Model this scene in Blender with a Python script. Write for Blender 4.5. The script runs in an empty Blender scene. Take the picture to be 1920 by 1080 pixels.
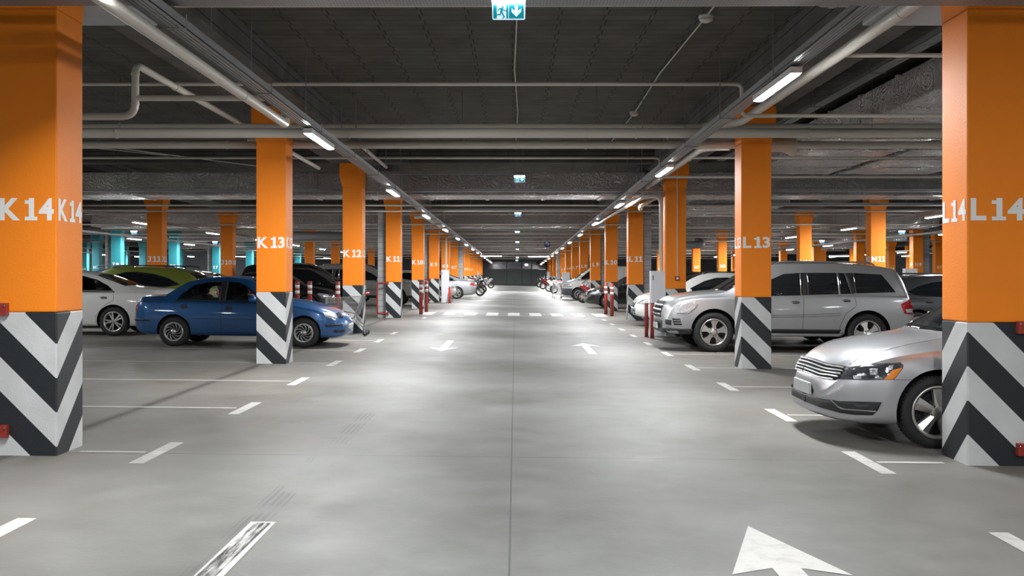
import bpy, bmesh, math, random
from mathutils import Vector, Matrix
from mathutils.bvhtree import BVHTree
from mathutils import geometry as MG
random.seed(7)
SC = bpy.context.scene
COL = SC.collection
PI = math.pi
# ------------------------------------------------------------------ camera
CX, CY, F, EYE = 966.0, 519.0, 1866.67, 1.536
cd = bpy.data.cameras.new('camera'); cam = bpy.data.objects.new('camera', cd); COL.objects.link(cam)
cam.location = (0, 0, EYE); cam.rotation_euler = (PI/2, 0, 0)
cd.lens = 35; cd.sensor_width = 36; cd.shift_x = -.003125; cd.shift_y = -.0109375; cd.clip_end = 500
SC.camera = cam
# ------------------------------------------------------------------ world and view
w = bpy.data.worlds.new('world'); SC.world = w; w.use_nodes = True
w.node_tree.nodes['Background'].inputs[0].default_value = (.75, .85, 1, 1)
w.node_tree.nodes['Background'].inputs[1].default_value = .02
SC.view_settings.view_transform = 'Standard'; SC.view_settings.look = 'None'
SC.view_settings.exposure = 0.0; SC.view_settings.gamma = 1
SC.view_settings.use_curve_mapping = False
SC.cycles.max_bounces = 7; SC.cycles.diffuse_bounces = 4; SC.cycles.glossy_bounces = 3
SC.cycles.transmission_bounces = 4; SC.cycles.transparent_max_bounces = 6
SC.cycles.caustics_reflective = False; SC.cycles.caustics_refractive = False
SC.cycles.sample_clamp_indirect = 4
LAMP = 500.0       # radiance of the tube diffusers

def gz(x, y): return .00482*y - .0105*x          # the slab falls gently for drainage
def W(px, py, Y): return Vector(((px-CX)*Y/F, Y, EYE-(py-CY)*Y/F))

# ------------------------------------------------------------------ materials
M = {}
def nodes(name):
    m = bpy.data.materials.new(name); m.use_nodes = True
    nt = m.node_tree; b = nt.nodes['Principled BSDF']
    M[name] = m
    return m, nt, b
def nd(nt, t, **kw):
    n = nt.nodes.new(t)
    for k, v in kw.items():
        if k.startswith('i_'):
            key = k[2:]
            key = int(key) if key.isdigit() else key.replace('_', ' ')
            n.inputs[key].default_value = v
        else: setattr(n, k, v)
    return n
def lk(nt, a, b): nt.links.new(a, b)
def mat(name, col, rough=.5, metal=0, bump=0, bscale=40, var=.06, vscale=6, emit=None, es=0, coat=0, alpha=1, spec=None, trans=0):
    m, nt, b = nodes(name)
    c = (*col, 1)
    tc = nd(nt, 'ShaderNodeTexCoord')
    nz = nd(nt, 'ShaderNodeTexNoise', i_Scale=vscale, i_Detail=4.0)
    lk(nt, tc.outputs['Object'], nz.inputs['Vector'])
    mx = nd(nt, 'ShaderNodeMix', data_type='RGBA')
    mx.inputs['A'].default_value = (*[max(0, v*(1-var)) for v in col], 1)
    mx.inputs['B'].default_value = (*[min(1, v*(1+var)) for v in col], 1)
    lk(nt, nz.outputs['Fac'], mx.inputs['Factor']); lk(nt, mx.outputs['Result'], b.inputs['Base Color'])
    b.inputs['Roughness'].default_value = rough; b.inputs['Metallic'].default_value = metal
    if coat: b.inputs['Coat Weight'].default_value = coat; b.inputs['Coat Roughness'].default_value = .04
    if spec is not None: b.inputs['Specular IOR Level'].default_value = spec
    if trans: b.inputs['Transmission Weight'].default_value = trans
    if alpha < 1: b.inputs['Alpha'].default_value = alpha
    if emit: b.inputs['Emission Color'].default_value = (*emit, 1); b.inputs['Emission Strength'].default_value = es
    if bump:
        bz = nd(nt, 'ShaderNodeTexNoise', i_Scale=bscale, i_Detail=3.0)
        lk(nt, tc.outputs['Object'], bz.inputs['Vector'])
        bp = nd(nt, 'ShaderNodeBump', i_Strength=bump, i_Distance=.01)
        lk(nt, bz.outputs['Fac'], bp.inputs['Height']); lk(nt, bp.outputs['Normal'], b.inputs['Normal'])
    return m
ORANGE = (.93, .25, .012)
mat('orange_paint', ORANGE, .6, spec=.3, bump=.25, bscale=60, var=.04)
mat('teal_paint', (.025, .21, .25), .5, bump=.2, bscale=60)
mat('letter_paint', (.86, .85, .84), .6)
mat('pipe_paint', (.62, .59, .52), .33, var=.05)
mat('pipe_small', (.58, .55, .49), .38, var=.05)
mat('galvanised', (.50, .53, .56), .5, .45, var=.18, vscale=3)
mat('tray_steel', (.34, .345, .35), .4, .75, var=.1)
mat('rod_steel', (.22, .22, .22), .4, .8)
mat('red_paint', (.30, .034, .024), .4)
mat('bright_red', (.68, .05, .03), .35)
mat('cabinet_white', (.72, .74, .77), .45, var=.03)
mat('block_grey', (.36, .37, .38), .85, bump=.5, bscale=30, var=.12)
mat('black_plastic', (.018, .019, .021), .5)
mat('tyre_rubber', (.016, .016, .017), .75, bump=.3, bscale=90)
mat('dark_void', (.006, .006, .007), .8)
mat('alloy', (.62, .60, .57), .28, .85, var=.04)
mat('hubcap', (.45, .45, .45), .3, .75, var=.05)
mat('satin_metal', (.62, .63, .64), .35, .5)
mat('chrome', (.75, .76, .78), .12, 1)
mat('plate_white', (.62, .64, .63), .5)
mat('amber', (.9, .28, .02), .25, coat=.6)
mat('tail_red', (.45, .012, .015), .18, coat=.8)
mat('lamp_glass', (.44, .46, .48), .12, .4, bump=.9, bscale=35, coat=1, var=.5, vscale=22)
mat('lamp_dark', (.09, .095, .105), .1, .4, bump=.5, bscale=18, coat=1, var=.7, vscale=10)
mat('car_glass', (.008, .010, .012), .04, 0, spec=.6, var=0)
mat('seat_cloth', (.05, .052, .058), .9)
mat('white_plastic', (.7, .7, .7), .45)
mat('cream_plastic', (.62, .6, .55), .5)
mat('exit_panel', (.0, .25, .30), .4, emit=(.0, .26, .33), es=.4)
mat('exit_white', (.7, .85, 1), .4, emit=(.62, .84, 1), es=.6)
mat('exit_lamp', (1, 1, 1), .4, emit=(.8, .92, 1), es=12)
mat('sign_blue', (.01, .06, .25), .35)
mat('sign_white', (.8, .8, .8), .4)
mat('wall_white', (.52, .53, .55), .8, bump=.2, var=.06)
mat('wall_slate', (.17, .18, .20), .8)
mat('wall_dark', (.10, .11, .12), .8)
mat('shutter_green', (.16, .19, .18), .5, var=.15, vscale=1.5)
mat('shutter_glass', (.012, .012, .016), .12)
mat('post_steel', (.12, .13, .13), .5, .3)
mat('wire_steel', (.52, .52, .52), .28, .95)
mat('insulation_grey', (.3, .31, .33), .55, .3, bump=.5, bscale=14)
# tinted see-through car glass
m, nt, b = nodes('clear_glass')
nt.nodes.remove(b)
o = nt.nodes['Material Output']
tr = nd(nt, 'ShaderNodeBsdfTransparent'); tr.inputs[0].default_value = (.72, .76, .76, 1)
gl = nd(nt, 'ShaderNodeBsdfGlossy', i_Roughness=.03); gl.inputs[0].default_value = (.9, .9, .9, 1)
fr = nd(nt, 'ShaderNodeFresnel', i_IOR=1.5); ms = nd(nt, 'ShaderNodeMixShader')
lk(nt, fr.outputs[0], ms.inputs[0]); lk(nt, tr.outputs[0], ms.inputs[1]); lk(nt, gl.outputs[0], ms.inputs[2]); lk(nt, ms.outputs[0], o.inputs[0])
# smeared rubber
m, nt, b = nodes('tyre_smear')
tc = nd(nt, 'ShaderNodeTexCoord'); mp = nd(nt, 'ShaderNodeMapping'); mp.inputs['Scale'].default_value = (30, 2.2, 1); lk(nt, tc.outputs['Object'], mp.inputs['Vector'])
nz = nd(nt, 'ShaderNodeTexNoise', i_Scale=1.0, i_Detail=6.0, i_Roughness=.7); lk(nt, mp.outputs[0], nz.inputs['Vector'])
r_ = nd(nt, 'ShaderNodeMapRange', i_1=.40, i_2=.60, i_3=0.0, i_4=.88); lk(nt, nz.outputs['Fac'], r_.inputs[0]); lk(nt, r_.outputs[0], b.inputs['Alpha'])
b.inputs['Base Color'].default_value = (.03, .03, .03, 1); b.inputs['Roughness'].default_value = .7
# tube diffuser
m, nt, b = nodes('tube_glow')
b.inputs['Base Color'].default_value = (.9, .9, .9, 1)
b.inputs['Emission Color'].default_value = (.97, .985, 1, 1); b.inputs['Emission Strength'].default_value = LAMP
# lacquers
def paint(name, col, metal=.0, rough=.32, flake=0):
    m = mat(name, col, rough, metal, coat=1, var=.02)
    return m
paint('paint_silver', (.52, .53, .55), .75, .36)
paint('paint_suv', (.47, .48, .49), .7, .38)
paint('paint_blue', (.012, .09, .26), .35, .36)
paint('paint_white', (.62, .62, .60), 0, .4)
paint('paint_green', (.20, .24, .035), .3, .4)
paint('paint_black', (.008, .008, .009), 0, .25)
paint('paint_grey', (.055, .057, .062), .5, .32)
paint('paint_lightgrey', (.33, .33, .32), .4, .4)
paint('paint_red', (.30, .01, .015), .2, .35)
paint('paint_navy', (.01, .02, .06), .3, .35)
# stripes: a 45 degree band pattern that runs round the corner of the column
def stripe(name, kx, ky, off):
    m, nt, b = nodes(name)
    tc = nd(nt, 'ShaderNodeTexCoord'); sp = nd(nt, 'ShaderNodeSeparateXYZ')
    lk(nt, tc.outputs['Object'], sp.inputs[0])
    a = nd(nt, 'ShaderNodeMath', operation='MULTIPLY', i_1=kx); lk(nt, sp.outputs['X'], a.inputs[0])
    c = nd(nt, 'ShaderNodeMath', operation='MULTIPLY_ADD', i_1=ky); lk(nt, sp.outputs['Y'], c.inputs[0]); lk(nt, a.outputs[0], c.inputs[2])
    d = nd(nt, 'ShaderNodeMath', operation='SUBTRACT'); lk(nt, c.outputs[0], d.inputs[0]); lk(nt, sp.outputs['Z'], d.inputs[1])
    e = nd(nt, 'ShaderNodeMath', operation='ADD', i_1=off); lk(nt, d.outputs[0], e.inputs[0])
    f = nd(nt, 'ShaderNodeMath', operation='DIVIDE', i_1=.558); lk(nt, e.outputs[0], f.inputs[0])
    g = nd(nt, 'ShaderNodeMath', operation='FRACT'); lk(nt, f.outputs[0], g.inputs[0])
    h = nd(nt, 'ShaderNodeMath', operation='LESS_THAN', i_1=.5); lk(nt, g.outputs[0], h.inputs[0])
    nz = nd(nt, 'ShaderNodeTexNoise', i_Scale=3.0, i_Detail=5.0); lk(nt, tc.outputs['Object'], nz.inputs['Vector'])
    cr = nd(nt, 'ShaderNodeMapRange', i_1=.3, i_2=.7, i_3=.88, i_4=1.05); lk(nt, nz.outputs['Fac'], cr.inputs[0])
    mx = nd(nt, 'ShaderNodeMix', data_type='RGBA'); mx.inputs['A'].default_value = (.60, .61, .61, 1); mx.inputs['B'].default_value = (.014, .018, .022, 1)
    lk(nt, h.outputs[0], mx.inputs['Factor'])
    vm = nd(nt, 'ShaderNodeVectorMath', operation='SCALE'); lk(nt, mx.outputs['Result'], vm.inputs[0]); lk(nt, cr.outputs[0], vm.inputs['Scale'])
    lk(nt, vm.outputs[0], b.inputs['Base Color']); b.inputs['Roughness'].default_value = .5
    bz = nd(nt, 'ShaderNodeTexNoise', i_Scale=55.0); lk(nt, tc.outputs['Object'], bz.inputs['Vector'])
    bp = nd(nt, 'ShaderNodeBump', i_Strength=.3, i_Distance=.006); lk(nt, bz.outputs['Fac'], bp.inputs['Height']); lk(nt, bp.outputs[0], b.inputs['Normal'])
# object origin sits at the top of the band on the aisle-side front corner
stripe('stripe_left', -1.0, 1.0, .015)
stripe('stripe_right', -1.0, -1.0, -.072)
# floor
m, nt, b = nodes('floor_concrete')
tc = nd(nt, 'ShaderNodeTexCoord'); co = tc.outputs['Object']
n1 = nd(nt, 'ShaderNodeTexNoise', i_Scale=.35, i_Detail=6.0, i_Roughness=.6); lk(nt, co, n1.inputs['Vector'])
n2 = nd(nt, 'ShaderNodeTexNoise', i_Scale=2.6, i_Detail=8.0, i_Roughness=.65); lk(nt, co, n2.inputs['Vector'])
n3 = nd(nt, 'ShaderNodeTexNoise', i_Scale=26.0, i_Detail=4.0); lk(nt, co, n3.inputs['Vector'])
def ramp(nt, src, p0, c0, p1, c1):
    r = nd(nt, 'ShaderNodeValToRGB'); r.color_ramp.elements[0].position = p0; r.color_ramp.elements[0].color = (*c0, 1)
    r.color_ramp.elements[1].position = p1; r.color_ramp.elements[1].color = (*c1, 1); lk(nt, src, r.inputs[0]); return r
r1 = ramp(nt, n1.outputs['Fac'], .34, (.138, .136, .126), .64, (.244, .246, .238))
r2 = ramp(nt, n2.outputs['Fac'], .3, (.76, .755, .74), .7, (1.12, 1.12, 1.12))
mm = nd(nt, 'ShaderNodeMix', data_type='RGBA', blend_type='MULTIPLY'); mm.inputs['Factor'].default_value = 1
lk(nt, r1.outputs[0], mm.inputs['A']); lk(nt, r2.outputs[0], mm.inputs['B'])
# warm dust near the bays
sp = nd(nt, 'ShaderNodeSeparateXYZ'); lk(nt, co, sp.inputs[0])
ab = nd(nt, 'ShaderNodeMath', operation='ABSOLUTE'); lk(nt, sp.outputs['X'], ab.inputs[0])
mr = nd(nt, 'ShaderNodeMapRange', i_1=1.6, i_2=3.6, i_3=0.0, i_4=.8); lk(nt, ab.outputs[0], mr.inputs[0])
n4 = nd(nt, 'ShaderNodeTexNoise', i_Scale=.9, i_Detail=5.0); lk(nt, co, n4.inputs['Vector'])
mu = nd(nt, 'ShaderNodeMath', operation='MULTIPLY'); lk(nt, mr.outputs[0], mu.inputs[0]); lk(nt, n4.outputs['Fac'], mu.inputs[1])
m2 = nd(nt, 'ShaderNodeMix', data_type='RGBA'); lk(nt, mu.outputs[0], m2.inputs['Factor']); lk(nt, mm.outputs['Result'], m2.inputs['A']); m2.inputs['B'].default_value = (.20, .17, .145, 1)
# saw joints
def line_at(src, pos, half):
    s = nd(nt, 'ShaderNodeMath', operation='SUBTRACT', i_1=pos); lk(nt, src, s.inputs[0])
    a = nd(nt, 'ShaderNodeMath', operation='ABSOLUTE'); lk(nt, s.outputs[0], a.inputs[0])
    l = nd(nt, 'ShaderNodeMath', operation='LESS_THAN', i_1=half); lk(nt, a.outputs[0], l.inputs[0]); return l.outputs[0]
jx = line_at(sp.outputs['X'], -.03, .006)
pp = nd(nt, 'ShaderNodeMath', operation='PINGPONG', i_1=4.05)
sb = nd(nt, 'ShaderNodeMath', operation='SUBTRACT', i_1=8.26); lk(nt, sp.outputs['Y'], sb.inputs[0]); lk(nt, sb.outputs[0], pp.inputs[0])
jy = nd(nt, 'ShaderNodeMath', operation='LESS_THAN', i_1=.008); lk(nt, pp.outputs[0], jy.inputs[0])
# wide expansion joint along the left columns
je = line_at(sp.outputs['X'], -4.12, .045)
je2 = line_at(sp.outputs['X'], -4.12, .10)
mx1 = nd(nt, 'ShaderNodeMath', operation='MAXIMUM'); lk(nt, jx, mx1.inputs[0]); lk(nt, jy.outputs[0], mx1.inputs[1])
mj = nd(nt, 'ShaderNodeMath', operation='MULTIPLY', i_1=.75); lk(nt, mx1.outputs[0], mj.inputs[0])
m3 = nd(nt, 'ShaderNodeMix', data_type='RGBA'); lk(nt, mj.outputs[0], m3.inputs['Factor']); lk(nt, m2.outputs['Result'], m3.inputs['A']); m3.inputs['B'].default_value = (.08, .08, .078, 1)
e1 = nd(nt, 'ShaderNodeMath', operation='MULTIPLY', i_1=.25); lk(nt, je2, e1.inputs[0])
e2 = nd(nt, 'ShaderNodeMath', operation='MULTIPLY_ADD', i_1=.45); lk(nt, je, e2.inputs[0]); lk(nt, e1.outputs[0], e2.inputs[2])
m4 = nd(nt, 'ShaderNodeMix', data_type='RGBA'); lk(nt, e2.outputs[0], m4.inputs['Factor']); lk(nt, m3.outputs['Result'], m4.inputs['A']); m4.inputs['B'].default_value = (.05, .045, .04, 1)
# tyre tread marks crossing the left lane
def rng(src, a, b2):
    g = nd(nt, 'ShaderNodeMath', operation='GREATER_THAN', i_1=a); lk(nt, src, g.inputs[0])
    l = nd(nt, 'ShaderNodeMath', operation='LESS_THAN', i_1=b2); lk(nt, src, l.inputs[0])
    k = nd(nt, 'ShaderNodeMath', operation='MULTIPLY'); lk(nt, g.outputs[0], k.inputs[0]); lk(nt, l.outputs[0], k.inputs[1]); return k.outputs[0]
wv = nd(nt, 'ShaderNodeTexWave', i_Scale=9.0, bands_direction='Y'); 
lk(nt, co, wv.inputs['Vector'])
w2 = nd(nt, 'ShaderNodeTexWave', i_Scale=7.0, bands_direction='X'); lk(nt, co, w2.inputs['Vector'])
rx = rng(sp.outputs['X'], -1.68, -1.50); ry = rng(sp.outputs['Y'], 4.0, 11.5)
k1 = nd(nt, 'ShaderNodeMath', operation='MULTIPLY'); lk(nt, rx, k1.inputs[0]); lk(nt, ry, k1.inputs[1])
k2 = nd(nt, 'ShaderNodeMath', operation='MULTIPLY'); lk(nt, k1.outputs[0], k2.inputs[0]); lk(nt, w2.outputs['Fac'], k2.inputs[1])
n5 = nd(nt, 'ShaderNodeTexNoise', i_Scale=1.7, i_Detail=1.0); lk(nt, co, n5.inputs['Vector'])
g5 = nd(nt, 'ShaderNodeMapRange', i_1=.46, i_2=.56, i_3=0.0, i_4=.5); lk(nt, n5.outputs['Fac'], g5.inputs[0])
k3 = nd(nt, 'ShaderNodeMath', operation='MULTIPLY'); lk(nt, k2.outputs[0], k3.inputs[0]); lk(nt, g5.outputs[0], k3.inputs[1])
m5 = nd(nt, 'ShaderNodeMix', data_type='RGBA'); lk(nt, k3.outputs[0], m5.inputs['Factor']); lk(nt, m4.outputs['Result'], m5.inputs['A']); m5.inputs['B'].default_value = (.07, .07, .07, 1)
lk(nt, m5.outputs['Result'], b.inputs['Base Color'])
rr = nd(nt, 'ShaderNodeMapRange', i_1=.3, i_2=.7, i_3=.42, i_4=.62); lk(nt, n2.outputs['Fac'], rr.inputs[0]); lk(nt, rr.outputs[0], b.inputs['Roughness'])
b.inputs['IOR'].default_value = 1.28
bp = nd(nt, 'ShaderNodeBump', i_Strength=.12, i_Distance=.01); lk(nt, n3.outputs['Fac'], bp.inputs['Height']); lk(nt, bp.outputs[0], b.inputs['Normal'])
# worn white road paint
def worn(name, lo):
    m, nt, b = nodes(name)
    tc = nd(nt, 'ShaderNodeTexCoord')
    n = nd(nt, 'ShaderNodeTexNoise', i_Scale=7.0, i_Detail=8.0, i_Roughness=.7); lk(nt, tc.outputs['Object'], n.inputs['Vector'])
    r = ramp(nt, n.outputs['Fac'], lo, (.40, .39, .37), lo+.2, (.55, .54, .51)); lk(nt, r.outputs[0], b.inputs['Base Color'])
    b.inputs['Roughness'].default_value = .55
worn('road_paint', .30); worn('road_paint_worn', .46)
# ceiling panels: narrow ribs with staggered butt joints
def ribbed(name, sx, sy, dark, light, rot=0):
    m, nt, b = nodes(name)
    tc = nd(nt, 'ShaderNodeTexCoord'); mp = nd(nt, 'ShaderNodeMapping'); lk(nt, tc.outputs['Object'], mp.inputs['Vector'])
    mp.inputs['Rotation'].default_value = rot if rot else (0, 0, 0)
    br = nd(nt, 'ShaderNodeTexBrick', i_Scale=1.0, offset=.07, offset_frequency=2, i_Color1=(*light, 1), i_Color2=(*[v*.8 for v in light], 1), i_Mortar=(*dark, 1))
    br.inputs['Mortar Size'].default_value = .009; br.inputs['Brick Width'].default_value = sx; br.inputs['Row Height'].default_value = sy; br.inputs['Bias'].default_value = -.3
    lk(nt, mp.outputs[0], br.inputs['Vector'])
    nz = nd(nt, 'ShaderNodeTexNoise', i_Scale=2.0, i_Detail=7.0); lk(nt, tc.outputs['Object'], nz.inputs['Vector'])
    cr = nd(nt, 'ShaderNodeMapRange', i_1=.3, i_2=.7, i_3=.7, i_4=1.25); lk(nt, nz.outputs['Fac'], cr.inputs[0])
    vm = nd(nt, 'ShaderNodeVectorMath', operation='SCALE'); lk(nt, br.outputs['Color'], vm.inputs[0]); lk(nt, cr.outputs[0], vm.inputs['Scale'])
    lk(nt, vm.outputs[0], b.inputs['Base Color']); b.inputs['Roughness'].default_value = .9
    bp = nd(nt, 'ShaderNodeBump', i_Strength=.6, i_Distance=.02, invert=True); lk(nt, br.outputs['Fac'], bp.inputs['Height']); lk(nt, bp.outputs[0], b.inputs['Normal'])
ribbed('ceiling_ribs', .56, .24, (.012, .011, .009), (.082, .077, .066))
ribbed('beam_ribs', .2, 3.0, (.025, .023, .021), (.11, .105, .096), rot=(PI/2, 0, PI/2))
ribbed('cross_ribs', 2.4, .10, (.02, .018, .016), (.085, .08, .072), rot=(PI/2, 0, 0))
ribbed('block_masonry', .6, .19, (.22, .22, .22), (.40, .41, .42), rot=(PI/2, 0, 0))
# crumpled aluminium foil lagging
m, nt, b = nodes('foil')
tc = nd(nt, 'ShaderNodeTexCoord')
nw = nd(nt, 'ShaderNodeTexNoise', i_Scale=1.3, i_Detail=2.0); lk(nt, tc.outputs['Object'], nw.inputs['Vector'])
av = nd(nt, 'ShaderNodeVectorMath', operation='MULTIPLY_ADD'); av.inputs[1].default_value = (2.2, 2.2, 2.2); lk(nt, nw.outputs['Color'], av.inputs[0]); lk(nt, tc.outputs['Object'], av.inputs[2])
wvf = nd(nt, 'ShaderNodeTexWave', i_Scale=2.4, i_Distortion=13.0, i_Detail=4.0); wvf.inputs['Detail Scale'].default_value = 1.6; lk(nt, av.outputs[0], wvf.inputs['Vector'])
nf = nd(nt, 'ShaderNodeTexNoise', i_Distortion=1.2, i_Scale=7.0, i_Detail=5.0, i_Roughness=.7); lk(nt, av.outputs[0], nf.inputs['Vector'])
ad = nd(nt, 'ShaderNodeMath', operation='MULTIPLY_ADD', i_1=1.0); wq = nd(nt, 'ShaderNodeMath', operation='MULTIPLY', i_1=.5); lk(nt, wvf.outputs['Fac'], wq.inputs[0]); lk(nt, nf.outputs['Fac'], ad.inputs[0]); lk(nt, wq.outputs[0], ad.inputs[2])
bp = nd(nt, 'ShaderNodeBump', i_Strength=1.0, i_Distance=.12); lk(nt, ad.outputs[0], bp.inputs['Height']); lk(nt, bp.outputs[0], b.inputs['Normal'])
b.inputs['Base Color'].default_value = (.90, .89, .88, 1); b.inputs['Metallic'].default_value = .55; b.inputs['Roughness'].default_value = .27
# perforated tray side
m, nt, b = nodes('perforated')
tc = nd(nt, 'ShaderNodeTexCoord'); sp_ = nd(nt, 'ShaderNodeSeparateXYZ'); lk(nt, tc.outputs['Object'], sp_.inputs[0]); ad_ = nd(nt, 'ShaderNodeMath', operation='ADD'); lk(nt, sp_.outputs['Y'], ad_.inputs[0]); lk(nt, sp_.outputs['Z'], ad_.inputs[1]); mp = nd(nt, 'ShaderNodeCombineXYZ'); lk(nt, sp_.outputs['X'], mp.inputs[0]); lk(nt, ad_.outputs[0], mp.inputs[1])
br = nd(nt, 'ShaderNodeTexBrick', i_Scale=1.0, offset=.5, i_Color1=(.02, .02, .02, 1), i_Color2=(.02, .02, .02, 1), i_Mortar=(.36, .36, .37, 1))
br.inputs['Mortar Size'].default_value = .006; br.inputs['Brick Width'].default_value = .05; br.inputs['Row Height'].default_value = .02
lk(nt, mp.outputs[0], br.inputs['Vector']); lk(nt, br.outputs['Color'], b.inputs['Base Color'])
b.inputs['Roughness'].default_value = .45; b.inputs['Metallic'].default_value = .4

# ------------------------------------------------------------------ object helpers
class MB:
    def __init__(s): s.v = []; s.f = []; s.m = []; s.sm = []
    def add(s, vs, fs, mi=0, smooth=False):
        n = len(s.v); s.v += [tuple(v) for v in vs]
        for f in fs: s.f.append([i+n for i in f]); s.m.append(mi); s.sm.append(smooth)
        return s
    def box(s, x0, x1, y0, y1, z0, z1, mi=0, bev=0):
        if bev:
            bm = bmesh.new(); bmesh.ops.create_cube(bm, size=1)
            for v in bm.verts: v.co = ((x0+x1)/2+v.co.x*(x1-x0), (y0+y1)/2+v.co.y*(y1-y0), (z0+z1)/2+v.co.z*(z1-z0))
            bmesh.ops.bevel(bm, geom=bm.edges[:], offset=bev, segments=2, affect='EDGES', profile=.5)
            bm.verts.ensure_lookup_table()
            s.add([v.co for v in bm.verts], [[v.index for v in f.verts] for f in bm.faces], mi, False); bm.free(); return s
        vs = [(x0,y0,z0),(x1,y0,z0),(x1,y1,z0),(x0,y1,z0),(x0,y0,z1),(x1,y0,z1),(x1,y1,z1),(x0,y1,z1)]
        return s.add(vs, [(0,3,2,1),(4,5,6,7),(0,1,5,4),(1,2,6,5),(2,3,7,6),(3,0,4,7)], mi)
    def frustum(s, a, b, mi=0):   # a=(x0,x1,y0,y1,z), b likewise
        vs = [(a[0],a[2],a[4]),(a[1],a[2],a[4]),(a[1],a[3],a[4]),(a[0],a[3],a[4]),(b[0],b[2],b[4]),(b[1],b[2],b[4]),(b[1],b[3],b[4]),(b[0],b[3],b[4])]
        return s.add(vs, [(0,3,2,1),(4,5,6,7),(0,1,5,4),(1,2,6,5),(2,3,7,6),(3,0,4,7)], mi)
    def tube(s, pts, r, seg=10, mi=0, bend=0, cap=True, scale_r=None):
        pts = [Vector(p) for p in pts]
        if bend:
            out = [pts[0]]
            for i in range(1, len(pts)-1):
                a, c, d = pts[i-1], pts[i], pts[i+1]
                u = (a-c); v = (d-c); R = min(bend, u.length*.49, v.length*.49); u = u.normalized()*R; v = v.normalized()*R
                for k in range(6):
                    t = k/5; out.append((c+u)*(1-t)**2 + c*2*t*(1-t) + (c+v)*t*t)
            out.append(pts[-1]); pts = out
        n = len(pts); vs = []; fs = []
        up = None
        for i, p in enumerate(pts):
            t = (pts[min(i+1, n-1)]-pts[max(i-1, 0)]).normalized()
            if up is None:
                up = Vector((0,0,1)) if abs(t.z) < .9 else Vector((1,0,0))
            a = (up - t*up.dot(t)).normalized(); up = a; bb = t.cross(a)
            rr = r if not scale_r else r*scale_r[i]
            for k in range(seg):
                q = 2*PI*k/seg; vs.append(p + a*math.cos(q)*rr + bb*math.sin(q)*rr)
        for i in range(n-1):
            for k in range(seg):
                fs.append((i*seg+k, i*seg+(k+1)%seg, (i+1)*seg+(k+1)%seg, (i+1)*seg+k))
        s.add(vs, fs, mi, True)
        if cap: s.add(vs[:seg], [tuple(reversed(range(seg)))], mi); s.add(vs[-seg:], [tuple(range(seg))], mi)
        return s
    def lathe(s, prof, seg=32, mi=0, axis='y', o=(0,0,0), smooth=True):   # prof: (r, h)
        vs = []; fs = []; n = len(prof)
        for k in range(seg):
            q = 2*PI*k/seg; c, d = math.cos(q), math.sin(q)
            for r, h in prof:
                if axis == 'y': vs.append((o[0]+r*c, o[1]+h, o[2]+r*d))
                elif axis == 'z': vs.append((o[0]+r*c, o[1]+r*d, o[2]+h))
                else: vs.append((o[0]+h, o[1]+r*c, o[2]+r*d))
        for k in range(seg):
            for i in range(n-1): fs.append((k*n+i, k*n+i+1, ((k+1)%seg)*n+i+1, ((k+1)%seg)*n+i))
        return s.add(vs, fs, mi, smooth)
    def prism(s, poly, y0, y1, mi=0):     # polygon in x,z, extruded in y
        n = len(poly)
        vs = [(p[0], y0, p[1]) for p in poly] + [(p[0], y1, p[1]) for p in poly]
        fs = [(i, (i+1)%n, (i+1)%n+n, i+n) for i in range(n)]
        tri = MG.tessellate_polygon([[Vector((p[0], p[1], 0)) for p in poly]])
        fs += [tuple(t) for t in tri] + [tuple(i+n for i in reversed(t)) for t in tri]
        return s.add(vs, fs, mi)
    def xf(s, mtx, start=0):
        s.v[start:] = [tuple(mtx @ Vector(v)) for v in s.v[start:]]; return s
    def mesh(s, name, mats):
        me = bpy.data.meshes.new(name); me.from_pydata(s.v, [], s.f)
        for mm_ in (mats if isinstance(mats, (list, tuple)) else [mats]): me.materials.append(M[mm_] if isinstance(mm_, str) else mm_)
        me.polygons.foreach_set('material_index', s.m); me.polygons.foreach_set('use_smooth', s.sm)
        bm = bmesh.new(); bm.from_mesh(me); bmesh.ops.recalc_face_normals(bm, faces=bm.faces); bm.to_mesh(me); bm.free()
        me.update(); return me
    def build(s, name, mats, parent=None, loc=None):
        return link(name, s.mesh(name, mats), parent, loc)
def link(name, me, parent=None, loc=None):
    o = bpy.data.objects.new(name, me); COL.objects.link(o)
    if parent is not None: o.parent = parent
    if loc is not None: o.location = loc
    return o
def tag(o, label, cat, group=None):
    o['label'] = label; o['category'] = cat
    if group: o['group'] = group
    return o
def empty(name, loc=(0,0,0), label=None, cat=None, group=None, rz=0):
    o = bpy.data.objects.new(name, None); COL.objects.link(o); o.location = loc; o.rotation_euler = (0,0,rz); o.empty_display_size = .1
    if label: tag(o, label, cat, group)
    return o
def struct(o): o['kind'] = 'structure'; return o
def copy_tree(o, parent=None):
    c = o.copy(); COL.objects.link(c); c.parent = parent
    for ch in list(o.children): copy_tree(ch, c)
    return c
def on_ground(o, x, y, rz=0):
    n = Vector((.0105, -.00482, 1)).normalized()
    q = Vector((0,0,1)).rotation_difference(n)
    o.rotation_mode = 'QUATERNION'
    o.rotation_quaternion = q @ Matrix.Rotation(rz, 3, 'Z').to_quaternion()
    o.location = (x, y, gz(x, y))

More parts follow.
